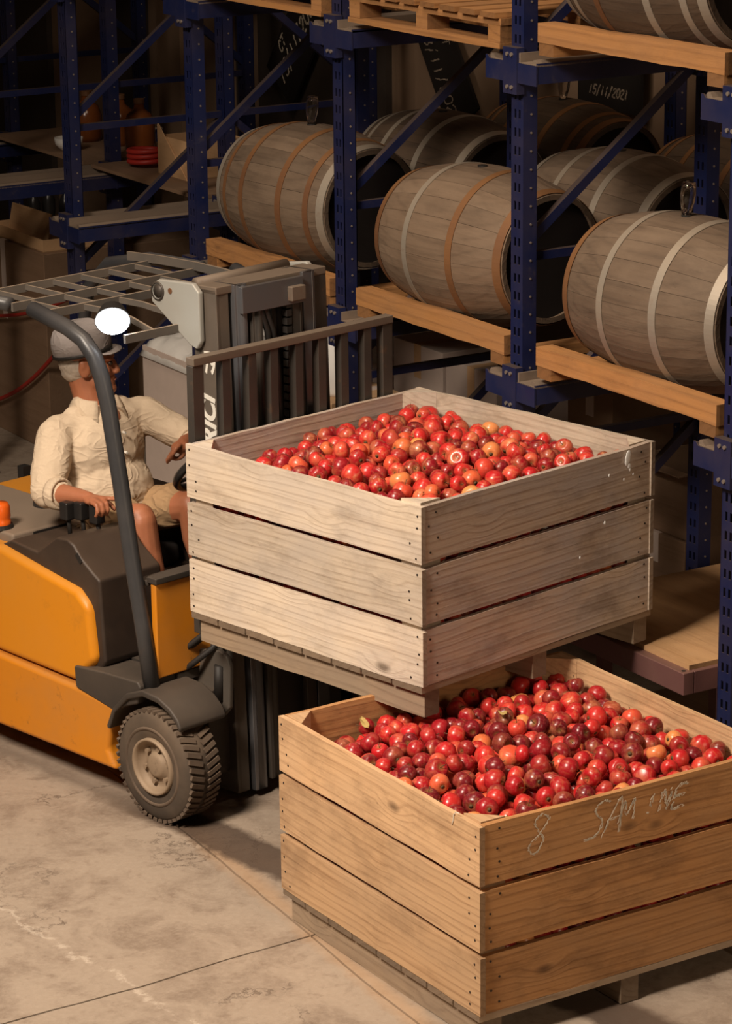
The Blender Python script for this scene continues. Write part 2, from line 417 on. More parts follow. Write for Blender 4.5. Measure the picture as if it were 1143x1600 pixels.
def floor_mat():
    m, nt, b = newmat('worn_concrete'); N = NT(nt)
    co = N.n('ShaderNodeNewGeometry').outputs['Position']
    a = N.noise(co, .9, 5, .6); f = N.noise(co, 42, 6, .75); mid = N.noise(co, 4.2, 7, .68, .5); sm = N.noise(co, 14, 5, .65)
    c = N.mix(a, (.27, .21, .158), (.38, .305, .235))
    c = N.mix(N.math('MULTIPLY', N.ramp(mid, (.46, 0.0), (.64, 1.0)), .65), c, (.175, .125, .09))
    c = N.mix(N.math('MULTIPLY', N.ramp(sm, (.56, 0.0), (.70, 1.0)), .45), c, (.17, .115, .08))
    c = N.mix(N.math('MULTIPLY', N.ramp(f, (.45, 0.0), (.75, 1.0)), .40), c, (.43, .35, .275))
    def warp(scale, amt):
        wv = N.n('ShaderNodeVectorMath', operation='ADD'); N.l(co, wv.inputs[0])
        nz = N.n('ShaderNodeTexNoise'); N.l(co, nz.inputs['Vector']); nz.inputs['Scale'].default_value = scale; nz.inputs['Detail'].default_value = 8; nz.inputs['Roughness'].default_value = .7
        sc = N.n('ShaderNodeVectorMath', operation='SCALE'); N.l(nz.outputs['Color'], sc.inputs[0]); sc.inputs['Scale'].default_value = amt
        N.l(sc.outputs[0], wv.inputs[1]); return wv.outputs[0]
    vo = N.n('ShaderNodeTexVoronoi', feature='DISTANCE_TO_EDGE'); N.l(warp(2.2, .9), vo.inputs['Vector']); vo.inputs['Scale'].default_value = 1.3
    cr = N.math('MULTIPLY', N.ramp(vo.outputs['Distance'], (.0, 1.0), (.016, 0.0)), N.ramp(N.noise(co, 1.9, 4), (.50, 0.0), (.60, 1.0)))
    cr = N.math('MULTIPLY', cr, N.ramp(sm, (.35, 0.2), (.55, 1.0)))
    c = N.mix(N.math('MULTIPLY', cr, .75), c, (.075, .048, .033))
    # tyre track and sawdust streak worn into the concrete: distance from a line on the ground
    def band(pa, pb, w0, w1, wob, off=0.0):
        P = FK.px(*pa, 2, 0); Q = FK.px(*pb, 2, 0); P = FK.g(P.x, P.y); Q = FK.g(Q.x, Q.y)
        d = (Q - P).normalized(); n = Vector((-d.y, d.x, 0))
        sb = N.n('ShaderNodeVectorMath', operation='SUBTRACT'); N.l(co, sb.inputs[0]); sb.inputs[1].default_value = P
        dt = N.n('ShaderNodeVectorMath', operation='DOT_PRODUCT'); N.l(sb.outputs[0], dt.inputs[0]); dt.inputs[1].default_value = n
        dl = N.n('ShaderNodeVectorMath', operation='DOT_PRODUCT'); N.l(sb.outputs[0], dl.inputs[0]); dl.inputs[1].default_value = d
        s_ = N.math('ADD', dt.outputs['Value'], N.math('MULTIPLY_ADD', mid, wob, -wob / 2))
        s_ = N.math('ADD', s_, N.math('MULTIPLY_ADD', sm, wob * .5, -wob * .25))
        return N.ramp(N.math('ABSOLUTE', s_), (w0, 1.0), (w1, 0.0)), dl.outputs['Value']
    t2, a2 = band((330, 1322), (500, 1466), .01, .07, .09)
    c = N.mix(N.math('MULTIPLY', t2, .45), c, (.45, .27, .14))
    tr, al = band((262, 1272), (440, 1352), .075, .115, .10)
    lim = N.math('MULTIPLY', N.ramp(N.math('MULTIPLY_ADD', al, .25, .5), (.40, 0.0), (.52, 1.0)), 1.0)
    c = N.mix(N.math('MULTIPLY', N.math('MULTIPLY', tr, lim), .85), c, (.055, .034, .024))
    t3, a3 = band((60, 1200), (330, 1310), .0, .10, .25)
    c = N.mix(N.math('MULTIPLY', t3, .45), c, (.12, .08, .055))
    t4, a4 = band((0, 1420), (300, 1600), .0, .018, .20)
    c = N.mix(N.math('MULTIPLY', N.math('MULTIPLY', t4, N.ramp(sm, (.45, 0.0), (.55, 1.0))), .5), c, (.62, .53, .43))
    N.l(c, b.inputs['Base Color']); b.inputs['Roughness'].default_value = .75; b.inputs['Specular IOR Level'].default_value = .3
    N.bump(N.math('ADD', N.math('ADD', f, sm), N.math('MULTIPLY', cr, -2.0)), b, .3, .006)
    return m
M['floor'] = floor_mat()

# ================================================================== SETTING
# floor: a sub-base with the cast slabs on it; joints found from the photograph
jn = LB.px(485, 1463, 2, 0)
flo = MB().box((-14, -6, -.10), (14, 26, -.02)).build('floor', M['floor']); struct(flo)
flo['label'] = 'worn grey brown concrete warehouse floor with cracks and tyre marks'
pA = LB.px(25, 1595, 2, 0); pB = LB.px(300, 1310, 2, 0)
da = (jn - pA); angv = math.atan2(da.y, da.x)          # joint running to the right and back
db = (jn - pB); angu = math.atan2(db.y, db.x)
ju = Vector((math.cos(angu), math.sin(angu))); jv = Vector((math.cos(angv), math.sin(angv)))
SLu, SLv, G = 3.6, 3.3, .0045
for i in range(-4, 3):
    for j in range(-3, 4):
        a0, a1, b0, b1 = i * SLu + G, (i + 1) * SLu - G, j * SLv + G, (j + 1) * SLv - G
        def edge(P, Q, n=30):
            out = []
            for k in range(n):
                t = k / n; p = P.lerp(Q, t)
                w = .018 * mnoise.noise(Vector((p.x * 2.2, p.y * 2.2, 2))) + .007 * mnoise.noise(Vector((p.x * 11, p.y * 11, 5)))
                w2 = .018 * mnoise.noise(Vector((p.x * 2.2, p.y * 2.2, 12))) + .007 * mnoise.noise(Vector((p.x * 11, p.y * 11, 15)))
                out.append(p + Vector((w, w2)))
            return out
        cs = [jn.xy + ju * a + jv * b for a, b in ((a0, b0), (a1, b0), (a1, b1), (a0, b1))]
        poly = []
        for k in range(4): poly += edge(cs[k], cs[(k + 1) % 4])
        poly = [tuple((LB.g(p[0], p[1])).xy) for p in poly]
        MB().prism(poly, -.02, 0.0, 'z').build('slab', M['floor'], flo)

wall = MB()
wall.box((-14, 2.12, -.02), (6, 2.3, 7))
wo = wall.build('wall_back', M['wall']); wo.location = RK.o; wo.rotation_euler = RK.rot; struct(wo)
wo['label'] = 'beige rendered back wall behind the barrel racks'
def wallbox(name, u0, u1, z0, z1, mat, d=.05):
    MB().box((u0, 2.12 - d, z0), (u1, 2.12, z1)).build(name, mat, wo)
wallbox('door_panel', -5.75, -4.35, 0, 2.62, M['wall_dark'], .04)
wallbox('pipe', -5.98, -5.93, 0, 6, M['wall_dark'], .06)
wallbox('pipe', -7.55, -7.2, 0, 6, M['wall_dark'], .08)
wallbox('door_panel', -10.2, -8.6, 0, 4.6, M['wall_dark'], .04)
wallbox('pilaster', -6.9, -6.6, 0, 6, M['wall'], .10)
wl = MB().box((-14, -3.2, -.02), (-13.8, 2.3, 7)).build('wall_left', M['wall']); wl.location = RK.o; wl.rotation_euler = RK.rot; struct(wl)
wl['label'] = 'dim beige end wall beyond the last rack'
ce = MB().box((-14, -3.5, 7.0), (6, 2.3, 7.15)).build('ceiling', M['wall']); ce.location = RK.o; ce.rotation_euler = RK.rot; struct(ce)
ce['label'] = 'warehouse ceiling over the rack row'

# ================================================================== RACK
SPC, DEP, D3, Z1, Z2 = 1.297, .855, 1.69, 1.572, 2.771
PW, PD, PIT, PH = .078, .062, .0685, 3.75
def post_mesh():
    b = MB(); t = .004; x = PW / 2; y0 = -PD / 2; y1 = PD / 2
    hw, hh, hx = .013, .033, .0135
    # front plate with pairs of slots
    for a, c in ((-x, -hx - hw / 2), (-hx + hw / 2, hx - hw / 2), (hx + hw / 2, x)):
        b.box((a, y0, 0), (c, y0 + t, PH))
    n = int(PH / PIT)
    for s in (-hx, hx):
        z = 0
        for k in range(n):
            zc = (k + .5) * PIT
            b.box((s - hw / 2, y0, z), (s + hw / 2, y0 + t, zc - hh / 2)); z = zc + hh / 2
        b.box((s - hw / 2, y0, z), (s + hw / 2, y0 + t, PH))
    for s in (-1, 1):
        b.box((s * x, y0, 0), (s * (x - t), y1, PH))
        b.box((s * x, y1 - t, 0), (s * (x - .018), y1, PH))
    return b.mesh('post')
def rivet_mesh():
    b = MB()
    for k in range(int(PH / PIT)):
        for s in (-1, 1):
            b.cyl((s * (PW / 2 - .001), .004, (k + .5) * PIT), (s * (PW / 2 + .0025), .004, (k + .5) * PIT), .0045, seg=6)
    return b.mesh('rivets')
def foot_mesh():
    return MB().box((-.08, -.07, 0), (.08, .07, .012)).mesh('foot_plate')
postM, rivM, footM = post_mesh(), rivet_mesh(), foot_mesh()
def rail_mesh(v0, v1):
    """hat-shaped rail on the right of the post, running into the depth; x from .04 to .165"""
    b = MB()
    b.box((.155, v0, -.075), (.163, v1, .0))            # outer blue web
    return b.mesh('rail')
railM = rail_mesh(-.055, D3 + .06)
def tray_mesh():
    b = MB()
    b.box((.045, -.055, -.012), (.163, D3 + .06, -.006))
    b.box((.045, -.055, -.006), (.053, D3 + .06, .028))
    b.prism([(.118, -.006), (.13, .010), (.145, .010), (.157, -.006)], -.05, D3 + .06)
    return b.mesh('rail_tray')
trayM = tray_mesh()
def bracket_mesh():
    b = MB()
    b.box((-.165, -.062, -.082), (.165, -.056, -.008))
    b.prism([(-.165, -.008), (-.165, .004), (-.152, .004), (-.140, -.008)], -.062, -.056)
    b.box((-.045, -.066, -.125), (.045, -.0315, .045))
    return b.mesh('bracket')
brM = bracket_mesh()
def bolts_mesh():
    b = MB()
    for z in (.02, -.10):
        for s in (-.014, .014): b.cyl((s, -.072, z), (s, -.066, z), .0075, seg=8)
    return b.mesh('bolts')
boM = bolts_mesh()
names = {-5: 'blue steel rack frame farthest away at the far left, cut by the frame edge', -4: 'blue steel rack frame left of the shelf with jars',
         -3: 'blue steel rack frame standing left of the overhead guard', -2: 'blue steel rack frame left of the barrel nearest the forklift roof',
         -1: 'blue steel rack frame between the left and the middle barrel', 0: 'blue steel rack frame directly behind the raised apple bin',
         1: 'blue steel rack frame at the right edge of the picture'}
for k in range(-5, 2):
    r = empty('rack_frame', RK, (k * SPC, 0, 0), label=names[k], cat='rack', group='rack frames')
    for v in (0, DEP, D3):
        p = link('post', postM, M['blue'], r, loc=(0, v, 0))
        link('rivets', rivM, M['bolt'], p, kind='stuff')
        link('foot_plate', footM, M['blue'], p)
    zs = [.58, 1.305, 2.03, 2.755, 3.48]
    for (va, vb) in ((0, DEP), (DEP, D3)):
        for i, z in enumerate(zs):
            if k <= -4 and z < 1.4: continue
            MB().bar((0, va + .03, z), (0, vb - .03, z), .03, .032).build('brace', M['blue'], r)
            if i < len(zs) - 1 and va == 0:
                MB().bar((0, va + .02, z + .06), (0, vb - .02, zs[i + 1] - .02), .03, .036).build('brace', M['blue'], r)
            elif i < len(zs) - 1 and k <= -3:
                MB().bar((0, vb - .02, z + .06), (0, va + .02, zs[i + 1] - .02), .03, .036).build('brace', M['blue'], r)
    for z in (Z1, Z2):
        for s in (1, -1):
            a = link('rail', railM, M['blue'], r, loc=(0, 0, z)); a.scale = (s, 1, 1)
            t = link('rail_tray', trayM, M['galv'], a)
        for v in (0, DEP, D3 - .0):
            bb = link('bracket', brM, M['blue'], r, loc=(0, v, z + .0))
            link('bolts', boM, M['bolt'], bb, kind='stuff')

# ------------------------------------------------------------------ pallets on the rails
def plankmesh(L, t, h, jit=.003, n=8, seed=0):
    """board along local x, thickness y, height z, slightly uneven edges"""
    rg = random.Random(seed); b = bmesh.new(); rings = []
    for i in range(n + 1):
        x = -L / 2 + L * i / n
        jt, jb = rg.uniform(-jit, jit), rg.uniform(-jit, jit)
        rings.append([b.verts.new((x, sy * t / 2, (h / 2 + jt) if sz > 0 else (-h / 2 + jb))) for sy, sz in ((-1, -1), (1, -1), (1, 1), (-1, 1))])
    for i in range(n):
        for k in range(4): b.faces.new((rings[i][k], rings[i][(k + 1) % 4], rings[i + 1][(k + 1) % 4], rings[i + 1][k]))
    b.faces.new(rings[0][::-1]); b.faces.new(rings[-1])
    bmesh.ops.recalc_face_normals(b, faces=b.faces)
    m = bpy.data.meshes.new('board'); b.to_mesh(m); b.free(); return m
ZT = Z1 + .030      # top of rail tray ribs
timM = plankmesh(1.085, .075, .072, .003, 10, 3); beaM = plankmesh(1.60, .09, .045, .001, 4, 4)
slatM = plankmesh(1.085, .075, .02, .002, 6, 5)
def cradle_pallet(lane, z, label):
    """barrel pallet: long timbers along the row, bearers across on the rails"""
    u0 = lane * SPC + .145; L = 1.085 if lane < 1 else 1.085
    p = empty('pallet', RK, (u0 + L / 2, 0, z), label=label, cat='pallet', group='barrel pallets')
    for x in (-L / 2 + .05, L / 2 - .05):
        link('bearer', beaM, M['pallet'], p, loc=(x, .76, .0225), rot=(0, 0, PI / 2))
    for v in (-.005, .56, .64, 1.22, 1.30):
        link('timber', timM, M['pallet'], p, loc=(0, v, .045 + .036))
    return p
for lane, lab in ((-2, 'pine barrel pallet nearest the forklift mast, under the left barrel'), (-1, 'pine barrel pallet under the middle front barrel'),
                  (0, 'pine barrel pallet under the right front barrel'), ):
    cradle_pallet(lane, ZT, lab)
def deck_pallet(lane, z, label):
    u0 = lane * SPC + .145; L = 1.085
    p = empty('pallet', RK, (u0 + L / 2, 0, z), label=label, cat='pallet', group='upper pallets')
    for v in (-.01, .35, .72):
        link('bottom_board', plankmesh(L, .11, .022, .002, 6, 8), M['pallet'], p, loc=(0, v, .011))
        for x in (-L / 2 + .045, 0, L / 2 - .045):
            MB().box((x - .04, v - .05, .022), (x + .04, v + .05, .085)).build('block', M['pallet'], p)
        link('stringer', plankmesh(L, .10, .028, .002, 6, 11), M['pallet'], p, loc=(0, v, .099))
    for i in range(8):
        x = -L / 2 + .06 + i * (L - .12) / 7
        link('top_board', plankmesh(.86, .10, .02, .002, 5, 9), M['pallet'], p, loc=(x, .35, .123), rot=(0, 0, PI / 2))
deck_pallet(-2, Z2 + .030, 'pine pallet at the top edge, left of the tall middle upright')
deck_pallet(-1, Z2 + .030, 'pine pallet at the top edge, above the middle barrel')
cradle_pallet(0, Z2 + .030, 'pine pallet under the barrel at the top right corner')

# ------------------------------------------------------------------ barrels
RB, RH, HL = .316, .255, .40
def bprof(x): return RH + (RB - RH) * (1 - (abs(x) / HL) ** 2.0)
NST = 24
def stave_mesh(th=.024):
    b = bmesh.new(); a = PI / NST * .985; nx, na = 14, 2
    def ring(x, r): return [b.verts.new((x, r * math.sin(-a + 2 * a * k / na), r * math.cos(-a + 2 * a * k / na))) for k in range(na + 1)]
    O = [ring(-HL + 2 * HL * i / nx, bprof(-HL + 2 * HL * i / nx) - (.0 if 0 < i < nx else .003)) for i in range(nx + 1)]
    I = [ring(-HL + 2 * HL * i / nx, bprof(-HL + 2 * HL * i / nx) - th) for i in range(nx + 1)]
    for i in range(nx):
        for k in range(na):
            b.faces.new((O[i][k], O[i + 1][k], O[i + 1][k + 1], O[i][k + 1])); b.faces.new((I[i][k], I[i][k + 1], I[i + 1][k + 1], I[i + 1][k]))
        for k in (0, na): b.faces.new((O[i][k], I[i][k], I[i + 1][k], O[i + 1][k]))
    for i in (0, nx):
        for k in range(na): b.faces.new((O[i][k], O[i][k + 1], I[i][k + 1], I[i][k]))
    bmesh.ops.recalc_face_normals(b, faces=b.faces)
    m = bpy.data.meshes.new('stave'); b.to_mesh(m); b.free()
    return m
def hoop_mesh(x0, x1, th=.003):
    b = MB(); RX = Matrix.Rotation(PI / 2, 4, 'Y')
    r0, r1 = bprof(x0), bprof(x1)
    b.lathe([(r0 + .0005, x0), (r0 + th, x0), (r1 + th, x1), (r1 + .0005, x1), (r0 + .0005, x0)], 96, RX)
    return b.mesh('hoop')
def head_mesh():
    b = MB(); RX = Matrix.Rotation(PI / 2, 4, 'Y')
    b.lathe([(.0001, HL - .032), (RH - .012, HL - .032), (RH - .012, HL - .055), (.0001, HL - .055)], 36, RX)
    return b.mesh('head')
stM = {k: None for k in ('stave', 'stave_tan', 'stave_dark')}
for k in stM: stM[k] = stave_mesh()
HP = [(-HL + .004, -HL + .040), (-HL + .085, -HL + .113), (-.155, -.122), (.122, .155), (HL - .113, HL - .085), (HL - .040, HL - .004)]
hoopMs = [hoop_mesh(*h) for h in HP]; hoopMs2 = [m.copy() for m in hoopMs]
headM = head_mesh()
def barrel(u, v, z, yaw, label, wood_='stave', hoops='grrggg', roll=.12, glass=False, bung=True):
    r = empty('wine_barrel', RK, (u, v, z), rz=yaw, label=label, cat='barrel', group='wine barrels')
    for k in range(NST):
        link('stave', stM[wood_], M[wood_], r, rot=(2 * PI * k / NST + roll, 0, 0))
    for h, (mg, mr) in zip(hoops, zip(hoopMs, hoopMs2)):
        if h == '-': continue
        link('hoop', mg if h == 'g' else mr, M['hoop_grey'] if h == 'g' else M['hoop_rust'], r)
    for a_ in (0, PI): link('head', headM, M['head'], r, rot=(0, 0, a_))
    if bung:
        MB().cyl((0, -.02, RB - .004), (0, -.02, RB + .004), .02, seg=12).build('bung', M['black'], r)
    return r
VB, ZB = .253, 1.949
barrel(-1.968, VB, ZB, .10, 'oak barrel with thin rusty hoops and an upturned glass, nearest the forklift mast', 'stave', 'grrrrg', .1)
barrel(-.632, VB, ZB, .10, 'oak barrel with one pale hoop in the middle of the front row', 'stave_tan', 'r-gr-r', .17)
barrel(.683, VB, ZB, .10, 'large oak barrel with wide pale hoops and an upturned glass at the right edge', 'stave', 'r-gg-g', .05)
VB2 = .93
barrel(-1.968, VB2, ZB, .06, 'dark oak barrel behind the left front barrel', 'stave_dark', 'gggg-g', .2)
barrel(-.632, VB2, ZB, .06, 'brown oak barrel behind the middle front barrel', 'stave', 'g-gg-g', .0)
VB3 = 1.58
barrel(-1.968, VB3, ZB, .04, 'dark barrel in the third row beside the blue upright, small glass on it', 'stave_dark', 'rrrrrr', .2)
barrel(-.66, VB3, ZB, .04, 'dark barrel in the third row close to the right rear upright', 'stave_dark', 'rrrrrr', .1)
barrel(.683, VB2, ZB, .06, 'dark barrel at the right edge behind the large front barrel', 'stave_dark', 'rrrrrr', .1)
barrel(.62, VB, ZB + Z2 - Z1, .06, 'dark oak barrel with pale hoops on the top right pallet', 'stave_dark', 'ggrggg', .1)
def glass_on(u, v, z, label, tilt=.12):
    prof = [(.0, .0), (.016, .0), (.018, .004), (.020, .02), (.026, .045), (.028, .075), (.026, .105), (.023, .118), (.0, .118), ]
    prof = [(max(r, .0001), z_) for r, z_ in prof]
    inner = [(.0001, .112), (.020, .112), (.0235, .10), (.025, .075), (.023, .048), (.017, .022), (.014, .008), (.0001, .008)]
    o = MB().lathe([(.0155, .0)] + prof[2:] + inner[:-2] + [(.0135, .001), (.0155, .0)], 20).build('airlock_glass', M['glass'], None, True)
    o.location = RK.g(u, v, z); o.rotation_euler = (0, tilt, -RK.yaw)
    tag(o, label, 'glass', 'glasses on the barrels')
glass_on(-1.968, VB - .02, ZB + RB + .004, 'small upturned glass standing on the bung of the left barrel')
glass_on(.683, VB - .02, ZB + RB + .004, 'small upturned glass standing on the bung of the large right barrel')
glass_on(-1.968, VB3 - .02, ZB + RB + .004, 'faint upturned glass on the third row barrel')

# ------------------------------------------------------------------ blackboards with chalk on the back wall
def text_mesh(txt, size, ext=.0015, shear=0.0, bold=0.0):
    c = bpy.data.curves.new('txt', 'FONT'); c.body = txt; c.size = size; c.extrude = ext; c.align_x = 'CENTER'; c.align_y = 'CENTER'; c.shear = shear; c.offset = bold
    o = bpy.data.objects.new('tmp', c); COL.objects.link(o)
    dg = bpy.context.evaluated_depsgraph_get(); m = bpy.data.meshes.new_from_object(o.evaluated_get(dg))
    bpy.data.objects.remove(o); return m
GLY = {'0': [[(0, .2), (0, .8), (.25, 1), (.5, .8), (.5, .2), (.25, 0), (0, .2)]], '1': [[(.2, 0), (.25, 1)]],
       '2': [[(0, .8), (.25, 1), (.5, .75), (0, .05), (.55, 0)]], '5': [[(.5, 1), (.1, 1), (.05, .55), (.4, .6), (.5, .3), (.3, 0), (0, .1)]],
       '8': [[(.5, .85), (.25, 1), (.05, .8), (.45, .35), (.3, 0), (.05, .2), (.3, .5), (.5, .85)]], '/': [[(.0, -.2), (.4, 1.15)]],
       'C': [[(.5, .85), (.25, 1), (0, .6), (.05, .15), (.3, 0), (.5, .15)]], 'T': [[(.25, 0), (.28, 1)], [(-.05, 1), (.6, .97)]],
       'S': [[(.55, .95), (.3, 1), (.1, .75), (.45, .4), (.3, .05), (-.05, 0)]], 'A': [[(-.1, -.1), (.3, 1), (.5, 0)], [(0, .4), (.5, .45)]],
       'M': [[(0, 0), (.1, .95), (.35, .3), (.6, .95), (.75, .05)]], 'I': [[(.2, .05), (.25, .9)]], 'N': [[(0, 0), (.1, .9), (.45, .1), (.5, .95)]],
       'E': [[(.55, 1), (.05, .95), (0, .0), (.6, .08)], [(.02, .5), (.5, .55)]], ' ': []}
def strokes(txt, h, wd, adv=.75, rough=.004, seed=1):
    """hand-drawn chalk strokes as thin raised ribbons in the local x,z plane facing -y"""
    b = MB(); rg = random.Random(seed); x0 = 0
    for ch in txt:
        for st in GLY[ch]:
            pts = [Vector(((x0 + p[0] + .28 * p[1]) * h, 0, p[1] * h)) for p in st]
            fine_ = []
            for q in range(len(pts) - 1):
                p0, p1, p2, p3 = pts[max(q - 1, 0)], pts[q], pts[q + 1], pts[min(q + 2, len(pts) - 1)]
                for t in range(5):
                    t /= 5; fine_.append(.5 * ((2 * p1) + (p2 - p0) * t + (2 * p0 - 5 * p1 + 4 * p2 - p3) * t * t + (3 * p1 - p0 - 3 * p2 + p3) * t ** 3))
            fine_.append(pts[-1])
            for a, c in zip(fine_, fine_[1:]):
                for rep in range(4):
                    if rg.random() < .35: continue
                    j = lambda: Vector((rg.uniform(-1, 1), 0, rg.uniform(-1, 1))) * rough
                    b.bar(a + j(), c + j(), wd * rg.uniform(.25, .5), .0006, up=(0, -1, 0))
        x0 += adv
    return b, x0 * h
def board_sign(px, w, h, tilt, lines, label, v=2.02, mat='chalk_dim', name='chalk_board', rounded=.0):
    c = RK.px(px[0], px[1], 1, v)
    r = empty(name, RK, c, label=label, cat='sign', group='chalk signs')
    r.rotation_euler = (0, 0, -RK.yaw); pn = MB()
    pn.box((-w / 2, -.008, -h / 2), (w / 2, .008, h / 2))
    p = pn.build('board', M['blackboard'], r, bevel=rounded, seg=4) if rounded else pn.build('board', M['blackboard'], r)
    p.rotation_euler = (0, tilt, 0)
    for txt, x, z, hh, wd in lines:
        s, L = strokes(txt, hh, wd, seed=len(txt))
        q = s.build('chalk_writing', M[mat], p); q.location = (x, -.0092, z)
    return r
board_sign((462, 72), .62, .34, -.92, [('15/11/2021', -.26, -.04, .085, .024), ('CT', -.13, .085, .06, .02)], 'black chalk board tilted up to the right with a chalk date, beside the left upright', mat='chalk')
board_sign((690, 85), .78, .31, .98, [('8/11/2021', -.14, -.10, .075, .012), ('TT', -.10, .05, .06, .008)], 'black chalk board tilted down to the right under the middle upper pallet')
board_sign((953, 122), .50, .30, .0, [('15/11/2021', -.16, -.085, .042, .011)], 'level black chalk board on the wall above the brown middle barrel')

# ================================================================== APPLE BINS
BL, BD, BH = 1.2, 1.188, .632
PHT, GAP = .1972, .0202
def make_bin(name, frame, z, matA, matB, seed, label):
    r = empty(name, frame, (0, 0, z), label=label, cat='crate', group='wooden apple bins')
    rg = random.Random(seed); t = .02
    nails = {}
    for i in range(3):
        zc = PHT / 2 + i * (PHT + GAP)
        for side in ('a', 'b', 'c', 'd'):
            L = BL if side in 'ac' else BD - 2 * t
            me = plankmesh(L + rg.uniform(-.004, .004), t, PHT, .0022, 10, rg.random())
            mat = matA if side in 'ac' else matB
            dx = rg.uniform(-.003, .003)
            if side == 'a': loc, rot = (-BL / 2 + dx, t / 2 + rg.uniform(-.001, .002), zc), (0, 0, 0)
            elif side == 'c': loc, rot = (-BL / 2 + dx, BD - t / 2, zc), (0, 0, PI)
            elif side == 'b': loc, rot = (-t / 2 - rg.uniform(.004, .008), BD / 2 + dx, zc), (0, 0, PI / 2)
            else: loc, rot = (-BL + t / 2 + .006, BD / 2, zc), (0, 0, -PI / 2)
            o = link('plank', me, mat, r, loc=loc, rot=rot)
            if side in 'ab':
                nb = MB()
                for s in (-1, 1):
                    for q in range(4):
                        x = s * (L / 2 - rg.choice((.018, .05)) - rg.uniform(0, .012)); zz = -PHT * .38 + q * PHT * .25 + rg.uniform(-.01, .01)
                        nb.cyl((x, -t / 2 + .001, zz), (x, -t / 2 - .0015, zz), .0042, seg=6)
                nb.build('nails', M['nail'], o, kind='stuff')
    for (cx, cy, a, b_) in ((-.026, .021, -1, 1), (-.026, BD - .021, -1, -1), (-BL + .027, .021, 1, 1), (-BL + .027, BD - .021, 1, -1)):
        MB().prism([(cx, cy), (cx + a * .092, cy), (cx, cy + b_ * .092)], .0, BH + rg.uniform(.002, .012), 'z').build('corner_post', matA, r)
    nb_ = 8
    w = (BL - .004) / nb_
    for i in range(nb_):
        me = plankmesh(BD - .004, w - .008, .022, .0012, 5, rg.random())
        link('base_board', me, M['bin_base'], r, loc=(-BL + .002 + w * (i + .5), BD / 2, -.012), rot=(0, 0, PI / 2))
    for v in (.055, BD / 2, BD - .055):
        me = plankmesh(BL - .045, .07, .09, .003, 8, rg.random())
        link('bearer', me, M['bin_base'], r, loc=(-BL / 2 + (.012), v, -.023 - .045), rot=(0, 0, 0))
    return r
bin_up = make_bin('apple_bin', FK, ZUP, M['bin_up_a'], M['bin_up_b'], 11, 'weathered grey wooden bin full of apples raised on the forklift')
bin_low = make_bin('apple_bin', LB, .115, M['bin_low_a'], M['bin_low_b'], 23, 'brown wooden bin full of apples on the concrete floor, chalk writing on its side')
# chalk writing on the right face of the floor bin (face +u): helper parent turned to face +u
def on_face_b(root, txt, v, z, h, wd, mat, adv=.75, seed=3, slant=0.0, rough=.004):
    s, L = strokes(txt, h, wd, adv=adv, rough=rough, seed=seed)
    o = s.build('chalk_writing', mat, root); o.rotation_euler = (slant, 0, PI / 2); o.location = (.0012, v, z)
    return o
def face_b_v(fr, x, y): p = fr.px(x, y, 0, 0.0); return p.y, p.z
v0, z0 = face_b_v(LB, 820, 1338)
on_face_b(bin_low, '8', v0, z0 - .115, .125, .006, M['chalk'], seed=5)
v0, z0 = face_b_v(LB, 915, 1312)
on_face_b(bin_low, 'SA', v0, z0 - .115, .115, .006, M['chalk'], .62, 6)
v0, z0 = face_b_v(LB, 965, 1287)
on_face_b(bin_low, 'M', v0, z0 - .115, .075, .006, M['chalk'], .6, 7)
v0, z0 = face_b_v(LB, 1005, 1275)
on_face_b(bin_low, 'INE', v0, z0 - .115, .075, .007, M['chalk'], .75, 8, rough=.006)
# white dropping on the raised bin's right face
v0, z0 = face_b_v(FK, 980, 722)
bl = MB()
for (dx, dz, rr) in ((0, .012, .016), (.004, .026, .014), (-.004, .0, .012), (.008, -.016, .009), (.012, -.03, .006), (-.10, -.03, .005), (-.02, -.06, .004), (.03, -.05, .004), (-.12, -.20, .006), (-.25, -.30, .005)):
    bl.ell((.001, v0 + dx, z0 - ZUP + dz), (.0016, rr, rr * 1.2), seg=8)
bl.build('white_splash', M['white_blot'], bin_up, True, kind='stuff')
# a bit of string on the near edges
sp_ = LB.px(712, 1282, 1, -.002)
MB().tube([(sp_.x + dx, -.003, sp_.z - .115 + dz) for dx, dz in ((.02, .03), (.0, .028), (-.012, .015), (-.014, -.005), (-.022, -.02))], .0015, 5).build('string', M['white_text'], bin_low)

# ------------------------------------------------------------------ apples
def apple_mesh(seg=18, ring=12, r=1.0, wob=.05, seed=0):
    b = bmesh.new(); rg = random.Random(seed)
    ph = [rg.uniform(0, 6.28) for _ in range(4)]
    rows = []
    for i in range(ring + 1):
        th = PI * i / ring; row = []
        for k in range(seg):
            a = 2 * PI * k / seg
            rad = math.sin(th) ** .86 * (1.0 + .06 * math.cos(th)) * (1 + wob * math.sin(2 * a + ph[0]) * .5 + wob * .5 * math.sin(5 * a + ph[1]) * max(0, -math.cos(th)))
            zz = .90 * math.cos(th) * (1 - .0) - .30 * math.exp(-(th / .30) ** 2) + .20 * math.exp(-((PI - th) / .28) ** 2)
            row.append(b.verts.new((rad * math.cos(a) * r, rad * math.sin(a) * r, zz * r)))
            if i in (0, ring): break
        rows.append(row)
    for i in range(ring):
        A, B = rows[i], rows[i + 1]
        for k in range(seg):
            k2 = (k + 1) % seg
            if len(A) == 1: b.faces.new((A[0], B[k], B[k2]))
            elif len(B) == 1: b.faces.new((A[k], B[0], A[k2]))
            else: b.faces.new((A[k], B[k], B[k2], A[k2]))
    bmesh.ops.recalc_face_normals(b, faces=b.faces)
    m = bpy.data.meshes.new('apple'); b.to_mesh(m); b.free(); m.shade_smooth(); return m
AR = .0375
appM = [apple_mesh(20, 14, AR, .05, s) for s in range(5)]
